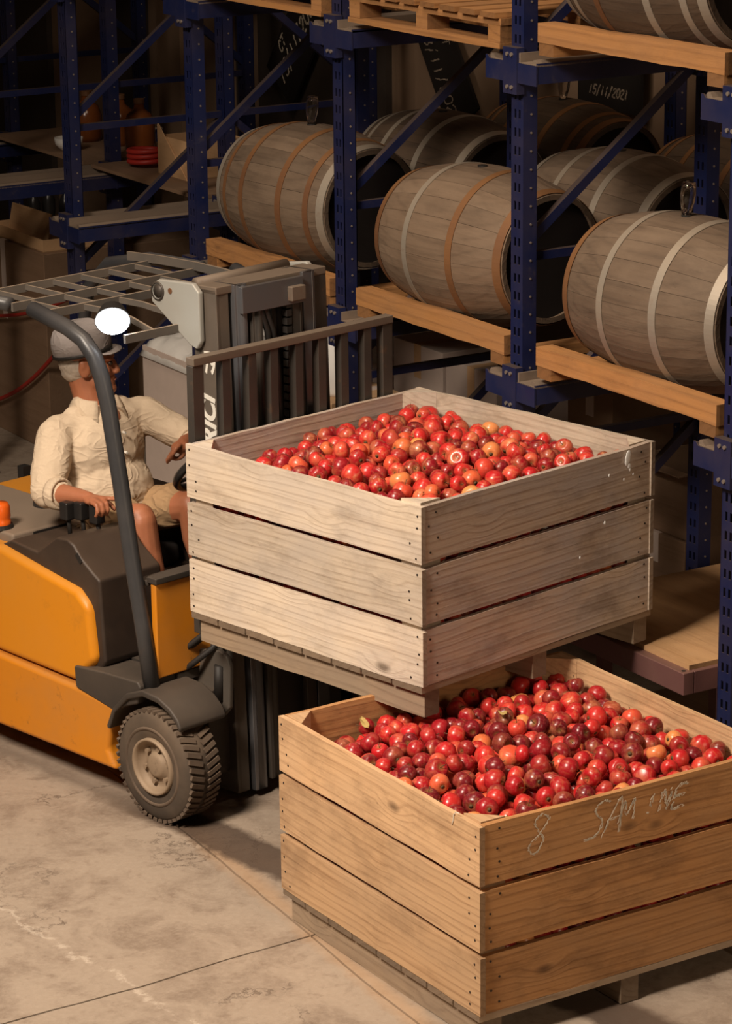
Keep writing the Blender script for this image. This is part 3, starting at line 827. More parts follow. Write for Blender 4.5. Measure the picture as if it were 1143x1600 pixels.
for m in appM: m.materials.append(M['apple'])
low = apple_mesh(10, 7, 1.0, .05, 3)
LV = np.array([v.co[:] for v in low.vertices]); LFc = [tuple(p.vertices) for p in low.polygons]
stemM = MB().tube([(0, 0, AR * .56), (.001, .001, AR * .85), (.004, .002, AR * 1.16)], [.0014, .0012, .0019], 6).mesh('stem', True)
calM = MB().cyl((0, 0, -AR * .70), (0, 0, -AR * .80), .0055, .0075, 8).mesh('calyx', True)

def pack(seed, surf, n, gapfill):
    rg = np.random.RandomState(seed)
    lo = np.array([-BL + .028, .024]); hi = np.array([-.030, BD - .026])
    P = np.zeros((0, 3)); Rr = np.zeros(0)
    for i in range(n):
        r = AR * rg.uniform(.80, 1.10)
        c = rg.uniform(lo + r, hi - r, (14, 2))
        # keep out of the corner posts
        zz = surf(c[:, 0], c[:, 1]) - .155 + r
        if len(P):
            d2 = ((c[:, None, :] - P[None, :, :2]) ** 2).sum(-1); s = (Rr + r)[None, :] * .94
            h = np.where(d2 < s * s, P[None, :, 2] + np.sqrt(np.maximum(s * s - d2, 0)), -9)
            zz = np.maximum(zz, h.max(1))
        cost = zz - surf(c[:, 0], c[:, 1]); k = cost.argmin()
        if cost[k] > .012: continue
        P = np.vstack([P, [c[k, 0], c[k, 1], zz[k]]]); Rr = np.append(Rr, r)
    # fruit against the two visible faces, seen through the slots
    E = []
    for zc in np.arange(.040, .46, .066):
        for q in np.arange(.07, BL - .05, .071):
            E.append((-q + rg.uniform(-.01, .01), .0225 + AR + rg.uniform(0, .003), zc + rg.uniform(-.006, .006)))
        for q in np.arange(.07, BD - .05, .071):
            E.append((-.030 - AR - rg.uniform(0, .003), q + rg.uniform(-.01, .01), zc + rg.uniform(-.006, .006)))
    return P, Rr, np.array(E)
def apples(root_frame, z, seed, surf, cap, wherelab):
    P, Rr, E = pack(seed, surf, 2600, None)
    cs = Vector(CAMPOS - root_frame.o); cl = np.array([cs.dot(root_frame.u), cs.dot(root_frame.v), cs.z - z])
    d = cl[None] - P; d /= np.linalg.norm(d, axis=1)[:, None]
    vis = np.zeros(len(P))
    for i in range(len(P)):
        q = P - P[i]; t = q @ d[i]; perp = np.linalg.norm(q - t[:, None] * d[i][None], axis=1)
        blk = (t > .01)
        m_ = perp[blk] / (Rr[blk] + Rr[i])
        vis[i] = np.minimum(m_, 1).prod() if len(m_) else 1
    order = np.argsort(-vis); ind = order[:cap]; rest = order[cap:]
    rg = random.Random(seed + 5); fm = Frame(root_frame.o.x, root_frame.o.y, root_frame.yaw)
    for i in ind:
        o = bpy.data.objects.new('apple', rg.choice(appM)); COL.objects.link(o)
        o.location = fm.g(P[i, 0], P[i, 1], P[i, 2] + z); s = Rr[i] / AR
        o.scale = (s, s * rg.uniform(.94, 1.03), s * rg.uniform(.93, 1.06))
        o.rotation_euler = (rg.uniform(-1.9, 1.9), rg.uniform(-1.9, 1.9), rg.uniform(0, 6.28))
        t = rg.random() ** (.85 if wherelab == 'raised bin' else 1.6); o.color = (t, rg.uniform(.15, .80) if wherelab == 'raised bin' else rg.uniform(.0, .50), t, 1)  # floor bin skewed to darker reds: shade under the raised bin, in the colour
        kind = 'dark crimson' if t < .22 else 'deep red' if t < .55 else 'bright red' if t < .85 else 'orange red' if t < .94 else 'yellow blushed'
        uu, vv = P[i, 0] / BL + 1, P[i, 1] / BD
        where = ('near left corner' if vv < .5 else 'far left corner') if uu < .34 else ('near right corner' if vv < .5 else 'far right corner') if uu > .66 else ('near middle' if vv < .5 else 'far middle')
        tag(o, kind + ' apple, ' + where + ' of the heap in the ' + wherelab, 'apple', 'apples heaped in the ' + wherelab)
        link('stem', stemM, M['stem'], o); link('calyx', calM, M['stem'], o)
    pts = [(P[i], Rr[i]) for i in rest] + [(e, AR * .98) for e in E if e[2] < .5]
    V = []; F_ = []; n = len(LV)
    for k, (p, r) in enumerate(pts):
        a = np.array(Matrix.Rotation(rg.uniform(0, 6.28), 3, (rg.uniform(-1, 1), rg.uniform(-1, 1), rg.uniform(-1, 1) + .01)))
        V.append((LV * r) @ a.T + p[None]); F_ += [tuple(j + k * n for j in f) for f in LFc]
    me = bpy.data.meshes.new('apple_heap'); me.from_pydata(np.concatenate(V).tolist(), [], F_); me.shade_smooth()
    o = link('apple_heap', me, M['apple_many'], None)
    o.location = fm.g(0, 0, z); o.rotation_euler = fm.rot
    tag(o, 'red apples packed below the top layer in the ' + wherelab, 'apples', None, 'stuff')
    lm = bpy.data.meshes.new('leaf'); lv = []; lf = []
    for a in range(7):
        x = -.03 + .01 * a; w = .013 * math.sin(PI * (a + .3) / 6.6) + .001
        for t_ in (.0, .0012): lv += [(x, -w, .006 * math.sin(a) + t_ + .004), (x, 0, t_), (x, w, .005 * math.cos(a) + t_ + .004)]
    for a in range(6):
        o0, o1 = a * 6, a * 6 + 6
        for k_ in (0, 1): lf += [(o0 + k_, o0 + k_ + 1, o1 + k_ + 1, o1 + k_), (o0 + 3 + k_, o1 + 3 + k_, o1 + 4 + k_, o0 + 4 + k_)]
    lm.from_pydata(lv, [], lf); lm.materials.append(M['leaf'])
    tops = [i for i in ind if vis[i] > np.median(vis[ind])]; rg.shuffle(tops)
    wl_ = ('near the left wall', 'at the middle', 'near the right wall', 'by the far wall', 'by the near wall', 'beside a yellow apple', 'close to the corner')
    for q_, i in enumerate(tops[:(2 if wherelab == 'raised bin' else 6)]):
        lo_ = bpy.data.objects.new('dry_leaf', lm); COL.objects.link(lo_)
        lo_.location = fm.g(P[i, 0] + .02, P[i, 1] - .02, P[i, 2] + z + Rr[i] * .72); lo_.rotation_euler = (rg.uniform(-.6, .6), rg.uniform(-.6, .6), rg.uniform(0, 6.28))
        tag(lo_, 'small dry yellow brown leaf lying on apples in the ' + wherelab, 'leaf', 'dry leaves in the ' + wherelab)
    return P
def surf_up(u, v):
    a = np.minimum(np.minimum(-u, u + BL), np.minimum(v, BD - v))
    m = np.clip(a / .45, 0, 1)
    left = np.exp(-(((u + BL) ** 2 + v ** 2) / .30 ** 2))
    return BH - .088 + .06 * m - .09 * left
def surf_lo(u, v):
    a = np.minimum(np.minimum(-u, u + BL), np.minimum(v, BD - v))
    m = np.clip(a / .5, 0, 1); left = np.exp(-(((u + BL) ** 2 + v ** 2) / .30 ** 2))
    return BH - .080 + .05 * m - .08 * left
apples(FK, ZUP, 3, surf_up, 150, 'raised bin')
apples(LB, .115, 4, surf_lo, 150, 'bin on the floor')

# ================================================================== FORKLIFT
FO = Vector((-2.0, .48, 0))
fork = empty('forklift', FK, (FO.x, FO.y, 0), label='yellow electric forklift with dusty black mast carrying the raised apple bin', cat='forklift')
def fp(mb, name, mat, smooth=False, bevel=0.0, parent=None, **kw):
    o = mb.build(name, mat, parent or fork, smooth, bevel, **kw)
    if parent is None: o.location = -FO
    return o
def prof(pts, v): return [(p.x, p.z) for p in (FK.px(x, y, 1, v) for x, y in pts)]
CV = .48
def far(v): return 2 * CV - v
# lower chassis
lowp = prof([(185, 1106), (172, 1138), (168, 1172), (181, 1206)], -.075)
pl = [(-3.1, .47)] + prof([(0, 1022), (118, 1072)], -.075) + lowp + [(-2.3, .13), (-2.9, .15), (-3.1, .22)]
for a, b_ in ((-.075, .13), (far(.13), far(-.075))):
    fp(MB().prism(pl, a, b_), 'side_skirt', M['yellow_worn'], bevel=.022, seg=3)
fp(MB().box((-3.05, .13, .16), (-1.62, far(.13), .46)).box((-1.7, .16, .12), (-1.30, far(.16), .46)), 'chassis_frame', M['chassis'])
# upper counterweight shells
up_ = [(-3.08, .84)] + prof([(0, 854), (60, 889), (118, 922), (137, 950), (147, 1035), (118, 1066), (0, 1018)], -.065) + [(-3.08, .475)]
for a, b_ in ((-.065, .05), (far(.05), far(-.065))):
    fp(MB().prism(up_, a, b_), 'counterweight_panel', M['yellow'], bevel=.03, seg=4)
fp(MB().box((-3.1, .05, .47), (-2.75, far(.05), .86)), 'counterweight', M['yellow'], bevel=.04, seg=4)
# hood with the storage notch and the lever console
hp_ = [(-2.75, .80)] + prof([(0, 851), (17, 844), (58, 862), (87, 840), (104, 843), (114, 852), (125, 872), (146, 898), (155, 908), (158, 948), (161, 989), (165, 1036)], -.035) + [(-1.70, .49), (-2.75, .49)]
fp(MB().prism(hp_, -.035, .27), 'hood', M['hood'], bevel=.012, seg=3)
fp(MB().box((-2.75, .27, .5), (-1.95, .70, .70)), 'battery_cover', M['hood'], bevel=.01)
fp(MB().box((-2.75, .70, .5), (-1.90, far(.0), .90)), 'hood_far', M['hood'], bevel=.015, seg=3)
dk = fp(MB().box((-3.0, .0, .86), (-2.26, .42, .915)), 'deck_cover', M['deck'], bevel=.012, seg=2)
fp(MB().box((-2.262, .10, .868), (-2.256, .27, .905)), 'pocket', M['black'])
s0 = FK.px(127, 880, 1, -.0355); s1 = FK.px(119, 866, 1, -.0355)
fp(MB().bar((s0.x, -.036, s0.z), (s1.x, -.036, s1.z), .004, .018, up=(0, 0, 1)), 'vent_slot', M['black'])
c_ = FK.px(60, 856, 2, .915); fp(MB().cyl((-2.03, .05, .900), (-2.03, .05, .906), .022, seg=16), 'cup_hole', M['black'])
# floor plate, step and dash
fp(MB().prism(prof([(115, 1040), (160, 1050), (214, 1066), (219, 1076), (214, 1101), (195, 1104), (179, 1112), (118, 1074)], -.078), -.078, .10), 'step', M['chassis'], bevel=.008)
fp(MB().box((-1.72, .10, .49), (-1.40, far(.02), .525)), 'floor_plate', M['chassis'])
fp(MB().box((-1.425, -.0, .53), (-1.395, far(.0), .90)), 'dash_panel', M['yellow_worn'], bevel=.006)
fp(MB().box((-1.44, -.005, .90), (-1.385, far(-.005), .925)).box((-1.50, .0, .885), (-1.44, far(0), .905)), 'dash_rim', M['chassis'], bevel=.004)
# fender over each front wheel
fe = []
for t, rr in ((158, .262), (140, .268), (118, .272), (98, .275), (80, .272), (66, .268), (55, .262), (48, .25)):
    fe.append((-1.345 + rr * math.cos(math.radians(t)), .20 + rr * math.sin(math.radians(t)) * 1.05))
outer = [(-1.345 + (x + 1.345) * 1.07, .2 + (z - .2) * 1.09) for x, z in fe]
for a, b_ in ((-.092, .135), (far(.135), far(-.092))):
    fp(MB().prism(fe + outer[::-1], a, b_), 'fender', M['chassis'], bevel=.008)
# wheels
def wheel(name, c, r, w, side, parent_off=True, lugs=46):
    g = bpy.data.objects.new(name, None)
    COL.objects.link(g); g.parent = fork; g.location = Vector(c) - FO; g.rotation_euler = (0, 0, 0)
    g.empty_display_size = .05
    RX = Matrix.Rotation(PI / 2 if side < 0 else -PI / 2, 4, 'X')     # local z of lathe -> -v (side -1) outward
    MB().lathe([(r * .50, w * .46), (r * .56, w * .50), (r * .66, w * .535), (r * .80, w * .52), (r * .91, w * .47), (r * .96, w * .40), (r * .97, 0), (r * .955, -w * .42), (r * .85, -w * .5), (r * .5, -w * .5)], 56, RX).build('tyre', M['rubber'], g, True)
    tb = MB()
    for k in range(lugs):
        a = 2 * PI * k / lugs; R_ = Matrix.Rotation(a, 4, 'Y')
        for s, off in ((-1, 0), (1, PI / lugs)):
            Rr = Matrix.Rotation(a + off, 4, 'Y'); cx = r * .965
            Mx = Rr @ Matrix.Translation((cx, s * w * .27, 0)) @ Matrix.Rotation(s * .35, 4, 'X') @ Matrix.Diagonal((r * .055, w * .42, r * .075, 1))
            bmesh.ops.create_cube(tb.bm, size=1, matrix=Mx)
    tb.build('tread', M['tread'], g, kind='stuff')
    MB().lathe([(r * .70, w * .525), (r * .685, w * .56), (r * .655, w * .56), (r * .635, w * .52)], 48, RX).build('sidewall_ring', M['tread'], g, True)
    rim = MB().lathe([(r * .50, w * .44), (r * .495, w * .57), (r * .455, w * .57), (r * .44, w * .46), (r * .40, w * .33), (r * .36, w * .30), (r * .24, w * .31), (r * .21, w * .42), (r * .15, w * .46), (.0001, w * .46)], 40, RX).build('rim', M['rim'], g, True)
    for k in range(6):
        a = 2 * PI * k / 6 + .3
        MB().cyl((r * .305 * math.cos(a), side * w * .32, r * .305 * math.sin(a)), (r * .305 * math.cos(a), side * w * .42, r * .305 * math.sin(a)), r * .045, seg=8).build('lug_nut', M['rim'], rim)
    return g
WR = .222
wheel('front_wheel', (-1.335, -.015, WR), WR, .15, -1)
wheel('front_wheel', (-1.335, far(-.015), WR), WR, .15, 1)
wheel('rear_wheel', (-2.72, CV - .12, .17), .17, .13, -1, lugs=20)
wheel('rear_wheel', (-2.72, CV + .12, .17), .17, .13, 1, lugs=20)
# overhead guard: pillars and roof
def arc_tube(name, v, m=1):
    w = v
    pts = [(-1.40, w + .0, .50), (-1.445, w, .75), (-1.495, w, 1.0), (-1.545, w, 1.28), (-1.60, w, 1.56), (-1.625, w - .005 * m, 1.66), (-1.655, w - .012 * m, 1.735), (-1.705, w - .02 * m, 1.79), (-1.78, w - .03 * m, 1.825), (-1.98, w - .04 * m, 1.868)]
    fp(MB().tube(pts, .031, 14), name, M['pillar'], True)
arc_tube('guard_pillar', -.028, 1)
arc_tube('guard_pillar', .90, -1)
for v in (-.058, .90):
    fp(MB().tube([(-2.13, v, 1.862), (-2.45, v, 1.855), (-2.72, v, 1.80), (-2.86, v, 1.68), (-2.92, v, 1.45), (-2.97, v, .84)], .028, 12), 'rear_pillar', M['pillar'], True)
ZR = 1.87
def rbar(p, q, h=.032, w=.012): return MB().bar((p[0], p[1], p[2] - h / 2), (q[0], q[1], q[2] - h / 2), w, h)
for u, v0_, v1_, z_ in ((-2.37, -.06, .83, ZR), (-2.115, -.06, .87, ZR), (-1.92, -.055, .89, ZR), (-1.50, -.02, .84, ZR - .035)):
    fp(rbar((u, v0_, z_), (u, v1_, z_)), 'roof_bar', M['guard'])
for v in (.06, .20, .335, .475, .615, .75):
    fp(rbar((-2.37, v, ZR - .004), (-2.115, v, ZR - .004), .020, .010), 'roof_slat', M['guard'])
for v in (.03, .19, .35, .51, .67):
    fp(rbar((-2.115, v, ZR - .004), (-1.92, v, ZR - .004), .020, .010), 'roof_slat', M['guard'])
for v in (.13, .30, .47, .64):
    pts = [(-1.92, v, ZR - .015), (-1.78, v, ZR - .012), (-1.64, v, ZR - .022), (-1.50, v, ZR - .055)]
    b = MB()
    for a, c in zip(pts, pts[1:]): b.bar(a, c, .010, .022)
    fp(b, 'roof_slat', M['guard'])
b = MB()
pts = [(-2.49, .815, ZR + .005), (-2.3, .825, ZR + .012), (-2.1, .845, ZR + .01), (-1.95, .86, ZR + .002), (-1.75, .88, ZR - .02), (-1.6, .90, ZR - .06)]
for a, c in zip(pts, pts[1:]): b.bar(a, c, .012, .034)
fp(b, 'roof_edge', M['guard'])
# work lamp on the guard
lc = FK.px(176, 503, 1, -.03)
ld = Vector((.777 * math.cos(.5), -.629 * math.cos(.5), -math.sin(.5)))
fp(MB().cyl(lc - ld * .065, lc - ld * .004, .045, .066, 28), 'lamp_housing', M['black'])
lf = fp(MB().cyl(lc - ld * .006, lc + ld * .004, .062, .058, 28), 'lamp_face', M['lamp_face']); lf['label'] = 'glowing white round work lamp'
fp(MB().bar(lc - ld * .05, (lc.x - .06, lc.y + .03, 1.835), .025, .008), 'lamp_bracket', M['black'])
# seat, steering, levers, beacon
fp(MB().box((-2.52, .25, .70), (-2.02, .66, .795)), 'seat_cushion', M['seat'], bevel=.03, seg=3)
fp(MB().box((-2.54, .30, .78), (-2.45, .60, 1.04)), 'seat_back', M['seat'], bevel=.035, seg=3)
ar = FK.px(47, 777, 1, .75)
fp(MB().box((ar.x - .12, .70, ar.z - .015), (ar.x + .06, .78, ar.z + .012)), 'armrest', M['deck'], bevel=.006)
fp(MB().box((ar.x - .04, .72, .88), (ar.x + .0, .76, ar.z - .015)), 'armrest_post', M['black'])
SWc = FK.px(322, 730, 1, .47); SWn = Vector((-.72, 0, .69)).normalized()
e1 = Vector((0, 1, 0)); e2 = SWn.cross(e1)
fp(MB().tube([SWc + (e1 * math.cos(2 * PI * k / 32) + e2 * math.sin(2 * PI * k / 32)) * .130 for k in range(32)], .016, 10, True), 'steering_wheel', M['black_gloss'], True)
b = MB()
for k in range(3):
    a = 2 * PI * k / 3 + .5; b.bar(SWc - SWn * .02, SWc + (e1 * math.cos(a) + e2 * math.sin(a)) * .125, .02, .01)
b.cyl(SWc - SWn * .04, SWc, .035, seg=16)
fp(b, 'wheel_spokes', M['black'])
fp(MB().cyl(SWc - SWn * .04, (-1.47, .47, .72), .035, .045, 14), 'steering_column', M['black'])
for (x, y), v in (((106, 800), .10), ((128, 800), .13), ((152, 806), .15)):
    c = FK.px(x, y, 1, v)
    g = fp(MB().cyl((c.x + .01, c.y, .93), (c.x, c.y, c.z + .0), .009, seg=10), 'lever', M['black'], True)
    o = MB().box((c.x - .026, c.y - .024, c.z - .03), (c.x + .022, c.y + .024, c.z + .042)).build('lever_knob', M['black_gloss'], g, bevel=.008, seg=3)
bc = Vector((-2.38, .03, .915))
fp(MB().cyl(bc, bc + Vector((0, 0, .015)), .055, .05, 20), 'beacon_base', M['black'])
fp(MB().lathe([(.044, .015), (.044, .03), (.041, .034), (.044, .045), (.042, .085), (.034, .10), (.0001, .104)], 24, Matrix.Translation(bc)), 'beacon', M['orange_lens'], True)
# mast (leans back slightly about its foot)
TILT = Matrix.Rotation(-.030, 4, 'Y'); MP = Vector((-1.25, 0, 0))
def mt(mb, name, mat, **kw):
    bmesh.ops.transform(mb.bm, matrix=Matrix.Translation(MP) @ TILT @ Matrix.Translation(-MP), verts=mb.bm.verts)
    return fp(mb, name, mat, **kw)
MC = .535
def channel(v, s, u0, u1, z0, z1, t=.016, fl=.06):
    """C channel whose web is at v, flanges pointing s"""
    return MB().box((u0, v, z0), (u1, v + s * t, z1)).box((u1 - t, v + s * t, z0), (u1, v + s * fl, z1)).box((u0, v + s * t, z0), (u0 + t, v + s * fl, z1))
for v, s in ((.26, 1), (2 * MC - .26, -1)):
    mt(channel(v, s, -1.385, -1.252, .035, 1.985), 'outer_channel', M['mast_dusty'] if s > 0 else M['mast'], bevel=.003)
    mt(channel(v + s * .075, s, -1.36, -1.235, .03, 1.995), 'inner_channel', M['mast_steel'], bevel=.003)
    mt(channel(v + s * .15, s, -1.335, -1.225, .06, 1.95, fl=.05), 'carriage_channel', M['mast'], bevel=.003)
    # pale tilted ear plate at the mast head
    vv = v - s * .016 if s > 0 else v
    ep = [(-1.645, 1.965), (-1.60, 1.99), (-1.41, 2.00), (-1.375, 1.97), (-1.372, 1.79), (-1.395, 1.755), (-1.43, 1.765), (-1.645, 1.90)] if s > 0 else [(-1.60, 1.97), (-1.41, 2.0), (-1.375, 1.97), (-1.372, 1.79), (-1.43, 1.77), (-1.62, 1.90)]
    e = fp(MB().prism(ep, vv - .012, vv + .012), 'ear_plate', M['ear'], bevel=.006)
    if s > 0:
        ro = MB().lathe([(.030, -.004), (.036, -.004), (.036, .004), (.030, .004)], 20, Matrix.Translation((-1.605, vv - .013, 1.945)) @ Matrix.Rotation(PI / 2, 4, 'X')).cyl((-1.605, vv - .0125, 1.945), (-1.605, vv - .014, 1.945), .026, seg=16)
        ro.build('boss', M['mast'], e, True)
        MB().cyl((-1.535, vv - .0125, 1.955), (-1.535, vv - .0145, 1.955), .011, seg=12).build('bolt_hole', M['hoop_rust'], e)
    # lift cylinders
    mt(MB().cyl((-1.42, v + s * .12, .06), (-1.42, v + s * .12, 1.2), .034, seg=14), 'lift_cylinder', M['mast'], smooth=True)
    mt(MB().cyl((-1.42, v + s * .12, 1.2), (-1.42, v + s * .12, 1.93), .02, seg=12), 'piston', M['chrome'], smooth=True)
fp(MB().cyl((-1.45, .285, 1.985), (-1.45, .735, 1.99), .024, seg=14), 'top_tie_tube', M['rusty'], smooth=True)
mt(MB().box((-1.37, .26, 1.965), (-1.25, .81, 1.995)), 'top_plate', M['rusty'], bevel=.004)
mt(MB().box((-1.235, .355, 1.885), (-1.215, .66, 1.985)), 'upper_crossbar', M['mast_steel'], bevel=.003)
mt(MB().box((-1.225, .58, 1.90), (-1.19, .65, 1.955)), 'stop_block', M['rusty'], bevel=.004)
mt(MB().box((-1.40, .27, .35), (-1.38, .80, .50)), 'mast_crossmember', M['mast'])
mt(MB().box((-1.40, .27, 1.10), (-1.385, .80, 1.22)), 'mast_crossmember', M['mast'])
# hoses and chain in the mast window
hs = [[(-1.30, .41, 1.93), (-1.29, .45, 1.90), (-1.285, .485, 1.80), (-1.28, .50, 1.65), (-1.28, .51, 1.35), (-1.29, .51, .9)],
      [(-1.30, .44, 1.93), (-1.29, .475, 1.90), (-1.285, .51, 1.80), (-1.28, .53, 1.65), (-1.28, .54, 1.35), (-1.29, .54, .9)]]
for h in hs: fp(MB().tube(h, .012, 10), 'hydraulic_hose', M['black_gloss'], smooth=True)
b = MB()
for k in range(34): b.box((-1.30, .575, .85 + k * .032), (-1.275, .60, .85 + k * .032 + .024))
fp(b, 'lift_chain', M['black'], kind='stuff')
# bracket plate with slot and hoses low on the mast
bp = [(p.x, p.z) for p in (FK.px(x, y, 1, .215) for x, y in ((306, 1012), (345, 1016), (357, 1026), (362, 1042), (361, 1106), (352, 1118), (338, 1112), (306, 1088)))]
pb_ = fp(MB().prism(bp, .205, .228), 'bracket_plate', M['mast_dusty'], bevel=.006)
sl = [FK.px(x, y, 1, .203) for x, y in ((342, 1040), (342, 1094))]
MB().tube([(sl[0].x, .205, sl[0].z), (sl[1].x, .205, sl[1].z)], .021, 12).build('slot', M['black'], pb_, True)
for dz, du in ((0, 0), (.03, .03), (-.035, .05)):
    fp(MB().tube([(-1.50 + du, .13, .53 + dz), (-1.42 + du, .16, .60 + dz), (-1.36 + du, .20, .66 + dz), (-1.30, .235, .70 + dz)], .012, 8), 'hydraulic_hose', M['black'], smooth=True)
# load backrest
BU = -1.222
b0 = FK.px(296, 560, 0, BU); b1 = FK.px(608, 492, 0, BU)
zt = (b0.z + b1.z) / 2 + .0
fp(MB().box((BU - .022, b0.y, zt - .028), (BU + .022, b1.y, zt + .002)), 'backrest_rail', M['rusty'], bevel=.003)
for k, x in enumerate((305, 349, 390, 424, 463, 499, 534, 570, 601)):
    p = FK.px(x, 640 if x > 330 else 640, 0, BU)
    p = FK.px(x, 600, 0, BU)
    hw = .026 if k in (0, 8) else .02
    fp(MB().box((BU - .018, p.y - hw, .80), (BU + .018, p.y + hw, zt - .028)), 'backrest_bar', M['mast'], bevel=.002)
fp(MB().box((BU - .02, b0.y, .74), (BU + .015, b1.y, .86)), 'carriage_plate', M['mast'], bevel=.004)
for v in (.32, .86):
    fp(MB().prism([(BU - .02, .95), (BU + .018, .95), (BU + .018, ZUP - .024), (-.20, ZUP - .024), (-.20, ZUP - .034), (BU - .02, ZUP - .066)], v - .05, v + .05), 'fork', M['mast'], bevel=.003)
# lettering on the mast side
tm = text_mesh('BRICI', .105, .001, .25, .0035)
o = link('lettering', tm, M['white_text'], fork, label='white painted letters on the dark mast')
tp = FK.px(327, 640, 1, .259); o.location = Vector((tp.x + .003, .2585, tp.z - .075)) - FO
o.rotation_euler = (Matrix.Rotation(-.030, 4, 'Y') @ Matrix.Rotation(PI / 2, 4, 'X') @ Matrix.Rotation(PI / 2, 4, 'Z')).to_euler()
tm = text_mesh('79', .10, .001, 0, .004)
o = link('lettering', tm, M['white_text'], fork)
tp = FK.px(328, 569, 1, .259); o.location = Vector((tp.x, .2585, tp.z)) - FO; o.scale = (.62, 1.1, 1); o.rotation_euler = (Matrix.Rotation(-.030, 4, 'Y') @ Matrix.Rotation(PI / 2, 4, 'X')).to_euler()

# ================================================================== DRIVER
per = empty('person', FK, (-2.28, .45, .80), label='seated driver in a cream linen shirt, khaki shorts and grey cap looking to the right', cat='person')
PO = Vector((-2.28, .45, .80))
Hc = FK.px(140, 566, 1, .452); fd = Vector((.70, .714, -.03)).normalized(); sd = Vector((fd.y, -fd.x, 0)).normalized(); hu = sd.cross(fd).normalized()
HR = Matrix((fd, sd, hu)).transposed()
def hp(f, s, u): return Hc + fd * f + sd * s + hu * u
def organic(mb, name, mat, voxel, smooth=6, disp=None):
    o = mb.build(name, mat, per, True); o.location = -PO
    r = o.modifiers.new('remesh', 'REMESH'); r.mode = 'VOXEL'; r.voxel_size = voxel; r.use_smooth_shade = True
    s = o.modifiers.new('smooth', 'SMOOTH'); s.factor = .5; s.iterations = smooth
    if disp:
        tx = bpy.data.textures.new(name + '_folds', 'CLOUDS'); tx.noise_scale = disp[1]; tx.noise_depth = 2
        d = o.modifiers.new('folds', 'DISPLACE'); d.texture = tx; d.strength = disp[0]; d.mid_level = .5; d.texture_coords = 'LOCAL'
    return o
b = MB()
b.ell(hp(-.018, 0, .028), (.102, .080, .098), HR); b.ell(hp(.030, 0, -.035), (.068, .060, .088), HR)
b.ell(hp(.072, 0, -.102), (.036, .038, .028), HR); b.ell(hp(.052, 0, -.075), (.050, .050, .050), HR); b.ell(hp(.02, .036, -.07), (.055, .026, .035), HR); b.ell(hp(.02, -.036, -.07), (.055, .026, .035), HR)
b.cap(hp(.092, 0, .012), hp(.110, 0, -.030), .009, .0125); b.ell(hp(.104, .011, -.034), (.012, .009, .008), HR); b.ell(hp(.104, -.011, -.034), (.012, .009, .008), HR)
for s in (-1, 1):
    b.ell(hp(.078, s * .028, .024), (.020, .028, .011), HR); b.ell(hp(.062, s * .042, -.025), (.026, .022, .026), HR)
    b.ell(hp(-.012, s * .081, -.012), (.026, .010, .036), HR); b.ell(hp(-.02, s * .088, .004), (.016, .008, .022), HR)
b.ell(hp(.090, 0, -.058), (.014, .024, .008), HR); b.ell(hp(.088, 0, -.071), (.013, .021, .008), HR)
b.cap(hp(-.03, 0, -.05), (-2.285, .452, 1.31), .062, .064)
# torso core
b.ell((-2.215, .458, 1.305), (.066, .050, .060))
b.ell((-2.275, .45, 1.15), (.105, .15, .17)); b.ell((-2.25, .45, .98), (.13, .155, .16))
b.cap((-2.275, .30, 1.262), (-2.23, .60, 1.277), .045, .045)
# right arm
RS, RE, RW = Vector((-2.275, .245, 1.265)), Vector((-2.195, .125, 1.075)), Vector((-1.985, .150, 1.090))
b.cap(RS, RE, .046, .043); b.cap(RE, RE.lerp(RW, .4), .045, .043); b.cap(RE.lerp(RW, .4), RW, .043, .028)
LS, LE, LW = Vector((-2.21, .655, 1.285)), Vector((-2.0, .735, 1.195)), Vector((-1.895, .585, 1.245))
b.cap(LS, LE, .046, .042); b.cap(LE, LE.lerp(LW, .4), .043, .041); b.cap(LE.lerp(LW, .4), LW, .040, .028)
# right hand over the lever
b.cap(RW, (-1.965, .152, 1.090), .028, .026); b.ell((-1.935, .155, 1.088), (.045, .042, .020)); b.ell((-1.91, .135, 1.092), (.03, .02, .015)); b.ell((-1.91, .172, 1.092), (.03, .02, .015))
for i, (dv, ex) in enumerate(((-.036, .9), (-.013, 1.0), (.011, 1.0))):
    k0 = Vector((-1.903, .155 + dv, 1.092)); k1 = k0 + Vector((.034 * ex, -.004, -.004)); k2 = k1 + Vector((.012, -.004, -.026 * ex)); k3 = k2 + Vector((-.012, 0, -.020))
    b.cap(k0, k1, .0105, .0095, 10); b.cap(k1, k2, .0095, .009, 10); b.cap(k2, k3, .009, .008, 10)
k0 = Vector((-1.903, .190, 1.094)); b.cap(k0, k0 + Vector((.045, .012, .004)), .0105, .0095, 10); b.cap(k0 + Vector((.045, .012, .004)), k0 + Vector((.080, .018, -.006)), .0095, .008, 10)
b.cap((-1.945, .192, 1.078), (-1.915, .215, 1.065), .012, .0105, 10); b.cap((-1.915, .215, 1.065), (-1.885, .212, 1.05), .0105, .009, 10)
# left hand on the steering wheel rim
LP = LW + Vector((.035, -.045, -.002))
b.cap(LW, LP, .027, .028); b.ell(LP + Vector((.005, -.012, .0)), (.036, .040, .024))
for i in range(4):
    k0 = LP + Vector((.030 - .019 * i * .6, -.036 - .002 * i, .016 - .011 * i)) + Vector((-.004 * i, .006 * i, 0))
    k1 = k0 + Vector((.010, -.026, -.006)); k2 = k1 + Vector((-.010, -.012, -.024)); k3 = k2 + Vector((-.012, .010, -.014))
    b.cap(k0, k1, .0105, .0098, 10); b.cap(k1, k2, .0098, .009, 10); b.cap(k2, k3, .009, .008, 10)
b.cap(LP + Vector((.02, .0, -.018)), LP + Vector((.03, -.03, -.034)), .012, .010, 10); b.cap(LP + Vector((.03, -.03, -.034)), LP + Vector((.018, -.05, -.04)), .010, .009, 10)
